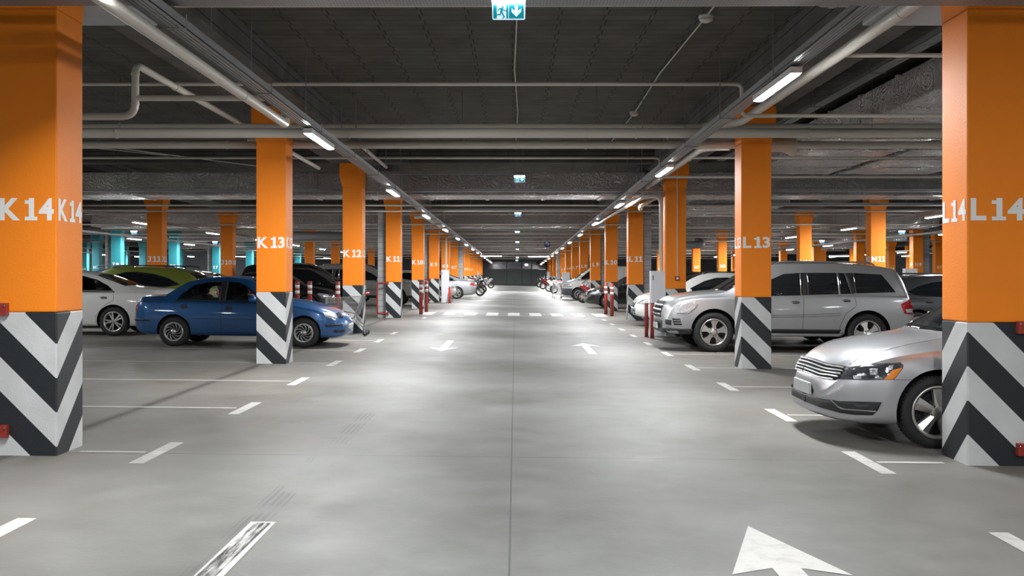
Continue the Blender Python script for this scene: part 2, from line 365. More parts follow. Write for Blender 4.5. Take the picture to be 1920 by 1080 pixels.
# ------------------------------------------------------------------ setting
X0, X1, Y0, Y1 = -46.0, 44.0, -30.0, 119.0
SLAB, BEAM = 4.69, 4.31
ROWS = {'G': -35.1, 'H': -27.3, 'I': -19.5, 'J': -11.74, 'K': -3.97, 'L': 3.925, 'M': 11.82, 'N': 19.68, 'O': 27.6, 'P': 35.4}
def sheet(name, pts, m): 
    return struct(MB().add(pts, [tuple(range(len(pts)))]).build(name, m))
sheet('floor', [(x, y, gz(x, y)) for x, y in ((X0,Y0),(X1,Y0),(X1,Y1),(X0,Y1))], 'floor_concrete')
struct(MB().box(X0, X1, Y0, Y1, SLAB, SLAB+.3).build('ceiling', 'ceiling_ribs'))
struct(MB().box(X0-.3, X0, Y0, Y1, -.8, SLAB+.3).build('wall_left', 'wall_white'))
struct(MB().box(X1, X1+.3, Y0, Y1, -.8, SLAB+.3).build('wall_right', 'wall_white'))
struct(MB().box(X0, X1, Y0-.3, Y0, -.8, SLAB+.3).build('wall_near', 'wall_dark'))
# end wall with the shuttered opening at the head of the aisle
fw = MB().box(X0, -3.55, Y1, Y1+.3, 0, SLAB+.3).box(3.9, X1, Y1, Y1+.3, 0, SLAB+.3).box(-3.55, 3.9, Y1, Y1+.3, 3.35, SLAB+.3)
struct(fw.build('wall_far', 'wall_slate'))
g = struct(MB().box(-3.55, 3.9, Y1+.05, Y1+.15, .4, 2.42).build('door_1', 'shutter_green'))
MB().box(-3.55, 3.9, Y1+.05, Y1+.12, 2.42, 3.35).build('upper_glass', 'shutter_glass', g)
pst = MB()
for x in (-1.0, .82, 1.95): pst.box(x-.05, x+.05, Y1-.04, Y1+.06, .4, 3.35)
pst.box(-3.55, 3.9, Y1-.02, Y1+.05, 2.38, 2.46).box(-3.55, 3.9, Y1-.02, Y1+.05, .5, .62)
pst.build('door_frame', 'post_steel', g)
# downstand beams over each row of columns, and cross beams
bn = 0
for k, xc in ROWS.items():
    struct(MB().box(xc-.52, xc+.58 if xc < 0 else xc+.5, Y0, Y1, BEAM, SLAB).build('ceiling_beam', 'beam_ribs'))
for i in range(6):
    y = 24.35+16.2*i
    struct(MB().box(X0, X1, y, y+.45, BEAM+.02, SLAB).build('ceiling_beam', 'cross_ribs'))

# ------------------------------------------------------------------ lettering
_txt = {}; _glyph = {}
def glyph(ch):       # flat outline of one character, height 1: (verts, faces, width)
    if ch in _glyph: return _glyph[ch]
    if ch in '1IJ':
        mb = MB()
        def bx(x0, x1, z0, z1): mb.box(x0, x1, z0, z1, 0, .007)
        if ch == '1': bx(.20,.46,.0,1); bx(.0,.62,0,.17); mb.prism([(0,0)]*3, 0, 0) if False else bx(.0,.30,.74,.90)
        elif ch == 'I': bx(.17,.43,0,1); bx(0,.6,0,.17); bx(0,.6,.83,1)
        else: bx(.32,.56,.16,1); bx(.10,.56,.83,1); bx(0,.46,0,.17); bx(.0,.14,.0,.26)
        vs = [tuple(v) for v in mb.v]; fs = mb.f; w_ = max(v[0] for v in vs)
    else:
        cu = bpy.data.curves.new('t', 'FONT'); cu.body = ch; cu.size = 1; cu.extrude = .0035; cu.offset = .012 if ch in 'MN' else .035; cu.resolution_u = 5
        o = bpy.data.objects.new('t', cu); COL.objects.link(o); bpy.context.view_layer.update()
        me = bpy.data.meshes.new_from_object(o.evaluated_get(bpy.context.evaluated_depsgraph_get()))
        bpy.data.objects.remove(o)
        xs = [v.co.x for v in me.vertices]; ys = [v.co.y for v in me.vertices]; k = 1/(max(ys)-min(ys))
        vs = [((v.co.x-min(xs))*k*1.08, (v.co.y-min(ys))*k, v.co.z) for v in me.vertices]; fs = [tuple(p.vertices) for p in me.polygons]
        w_ = (max(xs)-min(xs))*k*1.08
    _glyph[ch] = (vs, fs, w_); return _glyph[ch]
def text_mesh(s):
    if s in _txt: return _txt[s]
    x = 0; mb = MB()
    for i, ch in enumerate(s):
        vs, fs, w_ = glyph(ch); mb.add([(v[0]+x, v[1], v[2]) for v in vs], fs)
        x += w_ + (.24 if i == 0 else .07)
    x -= .07; wid = .44 if len(s) > 2 else .31
    k = wid/x
    mb.v = [((v[0]-x/2)*k, v[1]*.182, v[2]*.182) for v in mb.v]
    me = mb.mesh('number', 'letter_paint'); _txt[s] = me; return me

# ------------------------------------------------------------------ columns
PW = .485
ordinals = ['nearest', 'second', 'third', 'fourth', 'fifth', 'sixth', 'seventh', 'eighth', 'ninth', 'tenth', 'eleventh', 'twelfth', 'thirteenth', 'fourteenth', 'fifteenth', 'sixteenth']
def pillar(row, n):
    y = (15-n)*8.1; xc = ROWS[row]
    left = xc < 0
    x0, x1 = (xc-.25, xc+.24) if left else (xc-.245, xc+.245)
    if row == 'L' : x0, x1 = 3.68, 4.17
    if row == 'K' : x0, x1 = -4.215, -3.73
    zb = gz(xc, y); zs = zb+1.167
    teal = row in 'GHI'
    colr = 'teal' if teal else 'orange'
    side = 'left' if left else 'right'
    if row in 'KL':
        lab = f'{colr} column painted {row}{n}, striped foot, {side} of the drive aisle'
        if row == 'L' and n == 12: lab = 'orange column with a red call point and conduit, behind the white cabinet, right of aisle'
    else:
        lab = f'{colr} column marked {row}{n} standing beyond the parked cars'
    p = empty('pillar', ((x1 if left else x0), y, zs), lab, 'pillar', f'{colr} pillars in row {row}')
    ox = p.location.x
    a, b_ = x0-ox, x1-ox
    D = .49
    bm_ = MB().box(a, b_, 0, D, 0, 3.72-zs, bev=.012); bm_.build('shaft', colr+'_paint', p)
    MB().box(a-.001, b_+.001, -.001, D+.001, zb-zs-.02, 0, bev=.012).build('striped_base', 'stripe_left' if left else 'stripe_right', p)
    fa = 0 if row == 'L' else .07; fb_ = 0 if row == 'K' else .07
    ff = .03 if row in 'KL' else .09
    c = MB().frustum((a, b_, 0, D, 3.72-zs), (a-fa, b_+fb_, -ff, D+ff, 3.98-zs)).box(a-fa, b_+fb_, -ff, D+ff, 3.98-zs, BEAM-zs)
    c.build('capital', colr+'_paint', p)
    if not (row == 'L' and n == 12):
        tz = 1.985+.0012*y-zs
        me = text_mesh(f'{row}{n}' if n > 9 else f'{row} {n}' if False else f'{row}{n}')
        if y < 90:
            t = link('number', me, p, ((a+b_)/2, -.0025, tz)); t.rotation_euler = (PI/2, 0, 0)
        if y < 60:
            if left: t = link('number', me, p, (b_+.0025, D/2, tz)); t.rotation_euler = (PI/2, 0, PI/2)
            else: t = link('number', me, p, (a-.0025, D/2, tz)); t.rotation_euler = (PI/2, 0, -PI/2)
    return p, zs
K14 = (106, 156); L14 = (1763, 1920)
for row, xc in ROWS.items():
    for n in range(14, 0, -1):
        y = (15-n)*8.1
        if row not in 'KL':
            px0 = CX+(xc-.25)*F/y; px1 = CX+(xc+.25)*F/y
            if px1 < 158 or px0 > 1762: continue          # outside the frame or behind the nearest columns
            if n < 4 or (row in 'GP' and n < 4): continue
        pillar(row, n)
# ------------------------------------------------------------------ painted floor markings
def mark(name, polys, m, label, group=None):
    mb = MB()
    for poly in polys:
        tri = MG.tessellate_polygon([[Vector((p[0], p[1], 0)) for p in poly]])
        mb.add([(p[0], p[1], gz(*p)+.0025) for p in poly], [tuple(t) for t in tri])
    return tag(mb.build(name, m), label, 'floor marking', group)
def arrow(x, ytip, d, m, label):     # d=+1 points away from the camera
    s = .075
    P = [(x, ytip), (x+.31, ytip-d*.98), (x+s, ytip-d*.86), (x+s, ytip-d*2.95), (x-s, ytip-d*2.95), (x-s, ytip-d*.86), (x-.31, ytip-d*.98)]
    mark('painted_arrow', [P], m, label, 'lane arrows')
arrow(1.42, 6.07, 1, 'road_paint', 'white floor arrow in the right lane closest to the camera, pointing away')
arrow(-1.53, 3.10, -1, 'road_paint', 'white floor arrow shaft closest to camera in the left lane, streaked by tyres')
arrow(1.47, 21.75, 1, 'road_paint', 'white floor arrow in the right lane level with the silver SUV')
arrow(-1.43, 19.1, -1, 'road_paint', 'white floor arrow pointing at the camera, level with the blue sedan')
# tyre marks worn into the closest arrow shaft
tm = MB(); q_ = [(-1.60,4.6),(-1.50,4.6),(-1.475,6.02),(-1.575,6.02)]
tm.add([(x, y, gz(x, y)+.004) for x, y in q_], [(0,1,2,3)])
tag(tm.build('tyre_mark', 'tyre_smear'), 'black tyre smear over the closest white arrow shaft', 'tyre mark')
def strip(x0, x1, y0, y1): return [(x0,y0),(x1,y0),(x1,y1),(x0,y1)]
for side in (-1, 1):
    for k in range(-1, 12):
        yc = 8.3+2.7*k if side < 0 else 8.2+2.7*k
        if side < 0 and yc > 26 and yc < 30: continue
        if yc > 34: break
        polys = [strip(side*2.98-.06, side*2.98+.06, yc-.48, yc+.48)]
        if side > 0: polys = [strip(2.84, 2.96, yc-.48, yc+.48)]
        xa = 2.98 if side > 0 else -3.08
        full = (side < 0 and k >= 1) or (side > 0 and k >= 1)
        xe = xa + side*(4.8 if full else .55)
        polys.append(strip(min(xa, xe), max(xa, xe), yc-.035, yc+.035))
        sn = 'left' if side < 0 else 'right'
        where = {-1: 'closest to the camera', 0: f'beside column {"K" if side < 0 else "L"}14'}.get(k, f'{ordinals[k+1]} from the camera')
        mark('bay_marking', polys, 'road_paint_worn' if (side < 0 and k in (0, 3)) else 'road_paint', f'white T-shaped bay line on the {sn} edge of the aisle, {where}', 'bay lines')
zb_ = []
for i in range(9):
    xc = -3.15+.775*i; zb_.append(strip(xc-.21, xc+.21, 34.9, 37.3))
mark('zebra_crossing', zb_, 'road_paint', 'row of white zebra bars painted across the aisle')
# ------------------------------------------------------------------ pipes
def rods(parent, pts, top, r=.006):
    for (x, y, z) in pts: MB().tube([(x, y, z), (x, y, top)], r, 6).build('hanger_rod', 'rod_steel', parent)
def pipe(pts, r, label, m='pipe_paint', bend=0, hang=None, top=SLAB, collars=(), group=None):
    mb = MB().tube(pts, r, 14, bend=bend)
    for (c, ax) in collars:
        c = Vector(c); a = Vector(ax)*.012; mb.tube([c-a, c+a], r*1.13, 14)
    o = mb.build('pipe', m); tag(o, label, 'pipe', group)
    if hang: rods(o, hang, top)
    return o
XL, XR = -12.5, 12.5
pipe([(XL,15.95,3.925),(XR,15.95,3.925)], .066, 'upper of the two thick cream pipes crossing above columns K13 and L13', hang=[(x,15.95,3.98) for x in (-9.2,-6.4,-1.1,1.3,4.8,7.6)], collars=[((x,15.95,3.925),(1,0,0)) for x in (-6.35,-.55,4.9)])
pipe([(XL,15.62,3.79),(XR,15.62,3.79)], .078, 'lower, thickest cream pipe crossing in front of columns K13 and L13', hang=[(x,15.62,3.86) for x in (-8.9,-6.2,-2.5,2.0,5.6)], collars=[((x,15.62,3.79),(1,0,0)) for x in (-6.25,-2.6,1.9,4.6)])
pipe([(XL,16.95,3.78),(XR,16.95,3.78)], .064, 'cream pipe crossing just behind columns K13 and L13, under the thick pair', hang=[(x,16.95,3.84) for x in (-7.1,-4.6,-.9,2.6,6.9)], collars=[((x,16.95,3.78),(1,0,0)) for x in (-4.9,1.2,5.1)])
pipe([(XL,13.5,4.15),(3.07,13.5,4.15),(3.07,13.5,3.72),(XR,13.5,3.72)], .026, 'thin sprinkler pipe crossing the aisle with an elbow down by column L13', 'pipe_small', .09)
pipe([(-3.0,8.8,3.94),(2.65,8.8,3.955)], .026, 'thin cream pipe at the top of view beneath the perforated tray', 'pipe_small')
pipe([(3.56,11.0,3.985),(XR,11.0,3.985)], .026, 'thin cream pipe running right from the long pipe, above column L13', 'pipe_small')
pipe([(XL,21.9,4.15),(3.18,21.9,4.15),(3.18,21.9,3.73),(XR,21.9,3.73)], .028, 'thin pipe crossing the aisle in front of the first foil duct', 'pipe_small', .09)
pipe([(3.6,20.2,3.95),(XR,20.2,3.95)], .026, 'thin pipe to the right of column L13 under the foil ceiling duct', 'pipe_small')
for i, (y, z) in enumerate([(30.0, 3.69), (38.4, 4.12), (40.0, 3.64), (48.0, 3.60), (54.6, 4.1), (56.2, 3.55), (64.2, 3.5), (72.4, 3.45), (80.5, 3.4), (88.6, 3.35), (96.8, 3.3)]):
    pipe([(-24,y,z),(24,y,z)] if y > 39 else [(-17,y,z),(17,y,z)], .03, f'thin pipe crossing the garage overhead, {ordinals[i]} beyond the first foil duct', 'pipe_small')
    if y < 60: pipe([(-17,y+.9,z-.12),(17,y+.9,z-.12)], .022, f'thinnest pipe paired just behind the {ordinals[i]} crossing pipe', 'pipe_small')
# left riser with its branch and the pipe that runs away from it
o = pipe([(XL,12.0,3.47),(-4.58,12.0,3.47),(-4.58,12.0,4.10),(-4.58,23.2,4.07)], .045, 'cream pipe with a swan neck riser between columns K14 and K13', bend=.16, hang=[(-8.0,12,3.5),(-5.9,12,3.5)], collars=[((-4.58,12.0,3.62),(0,0,1)),((-4.58,12.0,3.98),(0,0,1)),((-4.58,13.4,4.09),(0,1,0))])
MB().tube([(-4.58,12.0,3.69),(-2.78,12.0,3.69),(-2.78,12.0,3.40)], .036, 12, bend=.1).build('branch_pipe', 'pipe_paint', o)
pipe([(-2.72,4.2,3.38),(-2.78,12.05,3.385),(-2.78,12.05,3.52)], .052, 'long cream drain pipe running overhead left of the aisle towards column K13', bend=.12, collars=[((-2.765,10.1,3.384),(0,1,0))], hang=[(-2.75,9.0,3.43)])
pipe([(3.45,7.2,3.90),(3.52,15.6,3.95),(3.0,15.95,3.93)], .063, 'long cream drain pipe running overhead right of the aisle towards column L13', bend=.35, collars=[((3.47,8.9,3.91),(0,1,0)),((3.5,13.2,3.94),(0,1,0))])
pipe([(3.95,18.3,3.92),(3.5,18.6,3.94),(3.42,31.0,3.83)], .062, 'cream drain pipe running away overhead beyond column L13', bend=.25, collars=[((3.5,20.1,3.93),(0,1,0))])
pipe([(3.60,24.55,1.65),(3.60,24.55,3.52),(3.18,24.55,3.52),(2.95,36.0,3.46)], .05, 'cream downpipe dropping into the white cabinet by the aisle, right side', bend=.22)
pipe([(3.62,26.0,3.58),(3.25,26.0,3.36),(3.45,27.4,3.40)], .05, 'short hooked cream pipe end above the white cabinet, right side', bend=.2, hang=[(3.25,26.0,3.38)])
pipe([(-3.40,48.9,1.85),(-3.40,48.9,3.5),(-2.9,48.9,3.52),(-2.9,58,3.5)], .05, 'cream downpipe dropping into the white cabinet beside column K9', bend=.2, hang=[(-2.9,52,3.52)])
pipe([(-3.9,38.6,3.86),(-3.5,38.6,3.86),(-3.0,44.5,3.55)], .07, 'bright cream pipe bend overhead beside column K10', bend=.3, hang=[(-3.1,43,3.66)])
pipe([(-5.0,18.6,4.1),(-2.9,18.7,4.0),(-2.9,22.4,4.0)], .035, 'thin bent cream pipe behind column K13 near the lit tube', bend=.3)
# ------------------------------------------------------------------ conduits and detectors on the slab
def conduit(pts, r, label):
    return tag(MB().tube(pts, r, 8).build('conduit', 'pipe_small'), label, 'conduit')
conduit([(.0,7.9,4.66),(.02,12,4.67),(-.01,15,4.66),(.05,19,4.67),(.0,24.3,4.66)], .012, 'thin cable conduit fixed along the middle of the ribbed ceiling')
conduit([(2.32,8.2,4.66),(2.3,12.0,4.67),(2.22,15.3,4.66),(2.28,19.0,4.67),(2.2,24.3,4.66)], .012, 'thin cable conduit on the ceiling linking the round smoke detectors')
for i, (x, y) in enumerate([(2.3,12.0),(2.27,19.0)]):
    d = MB().lathe([(0,-.075),(.035,-.07),(.075,-.05),(.085,-.03),(.06,-.022),(.09,-.012),(.09,.02),(0,.02)], 20, axis='z').build('smoke_detector', 'cream_plastic', loc=(x, y, SLAB-.02))
    tag(d, ['round smoke detector on the ceiling conduit near the top of view', 'round smoke detector on the ceiling conduit just above the thick pipes'][i], 'smoke detector', 'smoke detectors')
conduit([(-11.5,18.5,4.6),(-8.3,20.5,4.2),(-6.0,25.6,4.3)], .012, 'thin sagging cable overhead left of column K13')
conduit([(-9.0,17.2,4.1),(-9.6,23.0,4.5),(-7.3,25.8,4.5)], .012, 'thin sagging cable in front of the foil duct, far left')
# ------------------------------------------------------------------ cable trays and tube lights
def tray_long(x, y0, y1, zf, label, wd=.085):
    z0, z1 = zf(y0), zf(y1)
    mb = MB()
    def bar(xa, xb, za, zb):
        mb.add([(xa,y0,z0+za),(xb,y0,z0+za),(xb,y0,z0+zb),(xa,y0,z0+zb),(xa,y1,z1+za),(xb,y1,z1+za),(xb,y1,z1+zb),(xa,y1,z1+zb)],
               [(0,1,2,3),(4,7,6,5),(0,4,5,1),(1,5,6,2),(2,6,7,3),(3,7,4,0)])
    bar(x-wd, x+wd, 0, .008); bar(x-wd, x-wd+.006, 0, .075); bar(x+wd-.006, x+wd, 0, .075)
    for i in range(5): xx = x-wd*.8+i*wd*.4; bar(xx-.008, xx+.008, -.007, 0)
    o = mb.build('cable_tray', 'tray_steel'); tag(o, label, 'cable tray')
    cb = MB()
    for i in range(4): xx = x-wd*.6+i*wd*.4; cb.tube([(xx, y0, z0+.022), (xx, y1, z1+.022)], .013, 6)
    cb.build('cable', 'black_plastic', o)
    y = max(y0+1.0, 5.0)
    while y < min(y1, 46):
        z = zf(y)
        MB().tube([(x-wd-.02,y,z-.012),(x+wd+.02,y,z-.012),(x+wd+.02,y,z+.10)], .006, 6).tube([(x-wd-.02,y,z-.012),(x-wd-.02,y,SLAB if abs(abs(x)-3.9) > .6 else BEAM)], .006, 6).build('hanger_rod', 'rod_steel', o)
        y += 2.7
    return o
def make_light():
    r = empty('tube_light')
    MB().box(-.058,.058,-.80,.80,-.006,.06, bev=.004).build('housing', 'white_plastic', r)
    mb = MB()
    prof = [(-.053,-.0055),(-.046,-.013),(-.03,-.020),(0,-.024),(.03,-.020),(.046,-.013),(.053,-.0055)]
    n = len(prof); ys = [(-.79,.3),(-.77,.7),(-.72,1),(.72,1),(.77,.7),(.79,.3)]
    vs = [(px_*(.93 if s < 1 else 1), y, -.0055+(pz+.0055)*s) for (y, s) in ys for (px_, pz) in prof]
    fs = [(i*n+k, i*n+(k+1)%n, (i+1)*n+(k+1)%n, (i+1)*n+k) for i in range(len(ys)-1) for k in range(n)]
    fs += [tuple(range(n)), tuple((len(ys)-1)*n+k for k in range(n))]
    mb.add(vs, fs).build('diffuser', 'tube_glow', r)
    return r
proto_light = make_light(); used_light = [False]
def light(x, y, z, label, group, rz=0):
    o = proto_light if not used_light[0] else copy_tree(proto_light)
    used_light[0] = True
    o.location = (x, y, z); o.rotation_euler = (0, 0, rz); tag(o, label, 'tube light', group)
    if rz:
        for sy in (-.6, .6): MB().tube([(0,sy,.05),(0,sy,SLAB-z)], .006, 6).build('hanger_rod', 'rod_steel', o)
def zL(y): return 3.375 - .0027*(y-13.5)
def zR(y): return 3.57 - .0072*(y-10.7)
tray_long(-2.65, -22, 116, lambda y: zL(y)+.078, 'long grey cable tray over the left lane carrying tube lights')
tray_long(2.80, -22, 116, lambda y: zR(y)+.078, 'long grey cable tray over the right lane carrying tube lights')
def between(row, y):
    n = int(15-y/8.1)      # column index whose front is just nearer
    if y < 8.1: return ['just', 'one span', 'two spans', 'three spans', 'four spans'][int((8.1-y)/8.1+.6)] + f' before column {row}14'
    f = 15-y/8.1
    hi = math.ceil(f); lo = hi-1
    return f'between columns {row}{hi} and {row}{lo}' if lo > 0 else f'beyond column {row}1'
def lrow(x, ys, zf, row, place, group):
    for y in ys: light(x, y, zf(y), f'lit white tube light {place} {between(row, y)}', group)
lrow(-2.65, [-18.9, -10.8, -2.7, 5.72]+[13.5+8.1*k for k in range(0, 13)], zL, 'K', 'on the left lane tray', 'tube lights over the left lane')
lrow(2.80, [10.7+8.05*k for k in range(-4, 13)], zR, 'L', 'on the right lane tray', 'tube lights over the right lane')
rows = [(-13.0, -13.9, 13, 'J', 3.40), (-18.4, 40.0, 8, 'I', 3.36), (13.0, -9.8, 13, 'M', 3.40), (18.4, 34.3, 9, 'N', 3.36), (-28.8, 56.0, 5, 'H', 3.34), (-33.8, 65.0, 4, 'G', 3.34), (28.8, 58.0, 5, 'O', 3.34), (33.8, 70.0, 4, 'P', 3.34)]
for (x, ya, cnt, row, z) in rows:
    ys = [ya+8.1*k for k in range(cnt)]
    s_ = 'left' if x < 0 else 'right'
    lrow(x, ys, lambda y, z=z: z, row, f'over the {s_} side lane' if abs(x) < 25 else f'over the outer {s_} lane', f'tube lights along row {row}')
    tray_long(x, ys[0]-3, ys[-1]+4, lambda y, z=z: z+.078, f'cable tray with tube lights along column row {row}')
light(-1.83, 76, 3.12, 'lit tube light set crosswise over the far aisle, left one', 'crosswise tube lights over the far aisle', PI/2)
light(1.80, 76, 3.08, 'lit tube light set crosswise over the far aisle, right one', 'crosswise tube lights over the far aisle', PI/2)
for (px_, py_, Y, lab) in ((1573, 480, 80, 'lit tube light set crosswise over the right side lane, near column M10'), (346, 478, 112, 'lit tube light set crosswise far off between columns J11 and J10'), (451, 481, 112, 'lit tube light set crosswise far off between columns J10 and K13')):
    p = W(px_, py_, Y); light(p.x, p.y, p.z, lab, 'crosswise tube lights over the side lanes', PI/2)
def tray_cross(x0, x1, y, z, label, h=.06, wd=.25, mats=('perforated', 'tray_steel'), hangs=()):
    mb = MB().box(x0, x1, y, y+.004, z, z+h).box(x0, x1, y+wd, y+wd+.004, z, z+h).box(x0, x1, y, y+wd, z-.004, z, 0)
    o = mb.build('cable_tray', mats[0]); tag(o, label, 'cable tray')
    cb = MB()
    for i in range(3): cb.tube([(x0, y+.05+i*.06, z+.02), (x1, y+.05+i*.06, z+.02)], .014, 6)
    cb.build('cable', 'black_plastic', o)
    for x in hangs: MB().tube([(x, y-.01, z-.02), (x, y-.01, SLAB if min(abs(x-v) for v in ROWS.values()) > .6 else BEAM)], .006, 6).build('hanger_rod', 'rod_steel', o)
    return o
tray_cross(-6, 6, 7.30, 3.595, 'perforated cable tray crossing at the very top of view', h=.06, hangs=(-2.2,-1.2,1.6,3.1))
tray_cross(-3.6, -.1, 25.0, 4.13, 'short perforated tray crossing above the first foil duct face', hangs=(-3.0,-.8))
tray_cross(-12.5, 12.5, 25.2, 3.70, 'long perforated tray crossing in front of the first foil duct', hangs=(-9.8,-7.0,-5.0,-2.0,.4,2.0,5.5,8.4))
tray_cross(6.5, 14.5, 28.0, 3.56, 'perforated tray crossing to the right beneath the foil ducts', hangs=(8.0,11.0))
tray_cross(-17, 17, 33.6, 3.80, 'perforated tray crossing just beyond columns K11 and L11', hangs=(-6,-1.5,2,7))
tray_cross(-20, 20, 46.4, 3.72, 'perforated tray crossing beyond columns K10 and L10')
# ------------------------------------------------------------------ foil lagged ducts
def foil_duct(x0, x1, y0, y1, z0, z1, label, along='x', step=1.45):
    mb = MB().box(x0, x1, y0, y1, z0, z1, bev=.03)
    n = int(((x1-x0) if along == 'x' else (y1-y0))/step)
    for i in range(1, n):
        if along == 'x': c = x0+(x1-x0)*i/n; mb.box(c-.05, c+.05, y0-.022, y1+.022, z0-.022, z1+.01, bev=.01)
        else: c = y0+(y1-y0)*i/n; mb.box(x0-.022, x1+.022, c-.05, c+.05, z0-.022, z1+.01, bev=.01)
    return tag(mb.build('foil_duct', 'foil'), label, 'ventilation duct')
for i in range(6):
    y = 26.0+16.2*i; xw = 13+5*min(i, 3)
    foil_duct(-xw, xw, y, y+1.45, 3.66, 4.27, f'crumpled silver foil duct crossing the garage, {ordinals[i]} from the camera')
foil_duct(5.63, 7.6, 9.9, 24.2, 4.02, 4.5, 'silver foil duct running lengthwise right of column L13', 'y')
foil_duct(7.85, 10.05, 9.9, 24.2, 4.02, 4.42, 'wider silver foil duct running lengthwise, further right of column L13', 'y')
foil_duct(5.2, 8.3, 30.0, 36.0, 3.70, 4.15, 'silver foil duct running lengthwise beyond column L12', 'y')
tray_long(4.95, 9.9, 24, lambda y: 4.33, 'cable tray running lengthwise above the right foil duct', .09)
for (x, y, z, lab) in ((-8.3,44.5,3.35,'grey lagged round duct overhead left of column K12'), (8.6,52,3.2,'grey lagged round duct overhead right of column L13')):
    pipe([(x-1.6,y,z),(x+1.2,y,z),(x+1.2,y+1.5,z+.3)], .19, lab, 'insulation_grey', .5)
# galvanised ducts above the closest columns
def galv(x0, x1, y0, y1, z0, z1, label, cyl):
    mb = MB().box(x0, x1, y0, y1, z0, z1, bev=.015)
    mb.tube(cyl, .17, 20)
    for t in (0.15, .85):
        c = Vector(cyl[0]).lerp(Vector(cyl[1]), t); d = (Vector(cyl[1])-Vector(cyl[0])).normalized()*.02; mb.tube([c-d, c+d], .18, 20)
    return tag(mb.build('metal_duct', 'galvanised'), label, 'ventilation duct')
galv(-7.5, -3.45, 8.75, 9.62, 3.96, 4.2, 'flat galvanised duct above column K14', [(-3.5,9.0,4.15),(-2.95,8.9,4.13)])
galv(3.35, 7.5, 8.75, 9.62, 3.96, 4.2, 'flat galvanised duct above column L14', [(3.4,9.0,4.15),(2.75,8.9,4.12)])
# cowl shaped duct end beside column L13
tag(MB().lathe([(.066,0),(.10,.01),(.10,.25),(.17,.42),(.19,.42),(.19,.40),(.12,.22),(.12,0)], 20, axis='x', o=(4.33,16.95,3.78)).build('duct_cowl', 'pipe_paint'), 'flared cream pipe collar just right of column L13', 'pipe fitting')
# ------------------------------------------------------------------ exit signs
def thick(pts, wd):
    out = []
    for a, b in zip(pts[:-1], pts[1:]):
        a = Vector(a); b = Vector(b); d = (b-a).normalized(); n = Vector((-d.y, d.x))*wd/2; e = d*wd*.25
        out.append([a-e+n, b+e+n, b+e-n, a-e-n])
    return out
def make_sign():
    r = empty('exit_sign'); S = .32/1140
    cv = lambda p: ((p[0]-930)*S, (500-p[1])*S)
    q = lambda x0, x1, y0, y1: [cv((x0,y0)), cv((x1,y0)), cv((x1,y1)), cv((x0,y1))]
    MB().prism(q(360,1500,0,110), -.035, .035).build('housing', 'white_plastic', r)
    MB().prism([cv((370,100)),cv((1495,100)),cv((1460,262)),cv((400,262))], -.04, .04).build('lamp', 'exit_lamp', r)
    MB().prism([cv((385,262)),cv((1490,262)),cv((1480,730)),cv((1440,765)),cv((430,765)),cv((395,730))], -.008, .008).build('clear_edge', 'exit_white', r)
    pn = MB().prism(q(425,1430,270,735), -.012, .012).build('panel', 'exit_panel', r)
    MB().prism(q(545,855,275,733), -.0135, -.010).prism(q(922,942,270,735), -.0135, -.010).build('door_symbol', 'exit_white', pn)
    MB().prism([cv(p) for p in ((1135,310),(1240,310),(1240,480),(1350,395),(1350,510),(1190,680),(1030,520),(1030,395),(1135,480))], -.0135, -.010).build('arrow', 'exit_white', pn)
    mb = MB()
    for pts, wd in (([(700,400),(620,420),(585,480)],36),([(730,415),(790,480),(855,482)],34),([(680,505),(655,610),(540,615)],42),([(700,505),(790,695)],46),([(790,690),(745,725)],34),([(712,405),(690,520)],80)):
        for qd in thick(pts, wd): mb.prism([cv((v[0],v[1])) for v in qd], -.0155, -.0135)
    mb.prism([cv((740+34*math.cos(a), 357+34*math.sin(a))) for a in [2*PI*i/14 for i in range(14)]], -.0155, -.0135)
    mb.build('running_figure', 'exit_panel', pn)
    return r
ps = make_sign(); first = True
spots = [(953.5,22,7.2,'lit green exit sign with running figure, largest, hanging at the top centre'),
 (974,337,22.5,'lit green exit sign hanging in front of the first foil duct'),
 (971,403,38,'lit exit sign over the aisle in front of the second foil duct'),
 (970,437,54,'lit exit sign over the aisle level with column K8'),
 (970,455.5,68,'lit exit sign over the aisle level with column K6'),
 (970,468.5,83,'tiny exit sign over the aisle level with column K4'),
 (970,484,97,'tiny exit sign over the aisle level with column K3'),
 (969,489,108,'tiny exit sign over the aisle closest to the end shutter'),
 (251,437,40.7,'small lit exit sign in the left side lane beside column J11'),
 (403,456,51.8,'small lit exit sign in the left side lane beside column J10'),
 (1691,437,40.2,'small lit exit sign in the right side lane right of column M11'),
 (1541,454,50.6,'small lit exit sign in the right side lane right of column M10')]
for (a_, b_, Y, lab) in spots:
    o = ps if first else copy_tree(ps); first = False
    o.location = W(a_, b_, Y); tag(o, lab, 'exit sign', 'exit signs')
    zt_ = (BEAM if min(abs(o.location.x-v) for v in ROWS.values()) < .6 else SLAB)-o.location.z
    if Y < 8: o.scale = (.78, .78, .78); zt_ /= .78
    for sx in (-.1, .1): MB().tube([(sx,0,.13),(sx,0,zt_)], .005, 6).build('hanger_rod', 'rod_steel', o)
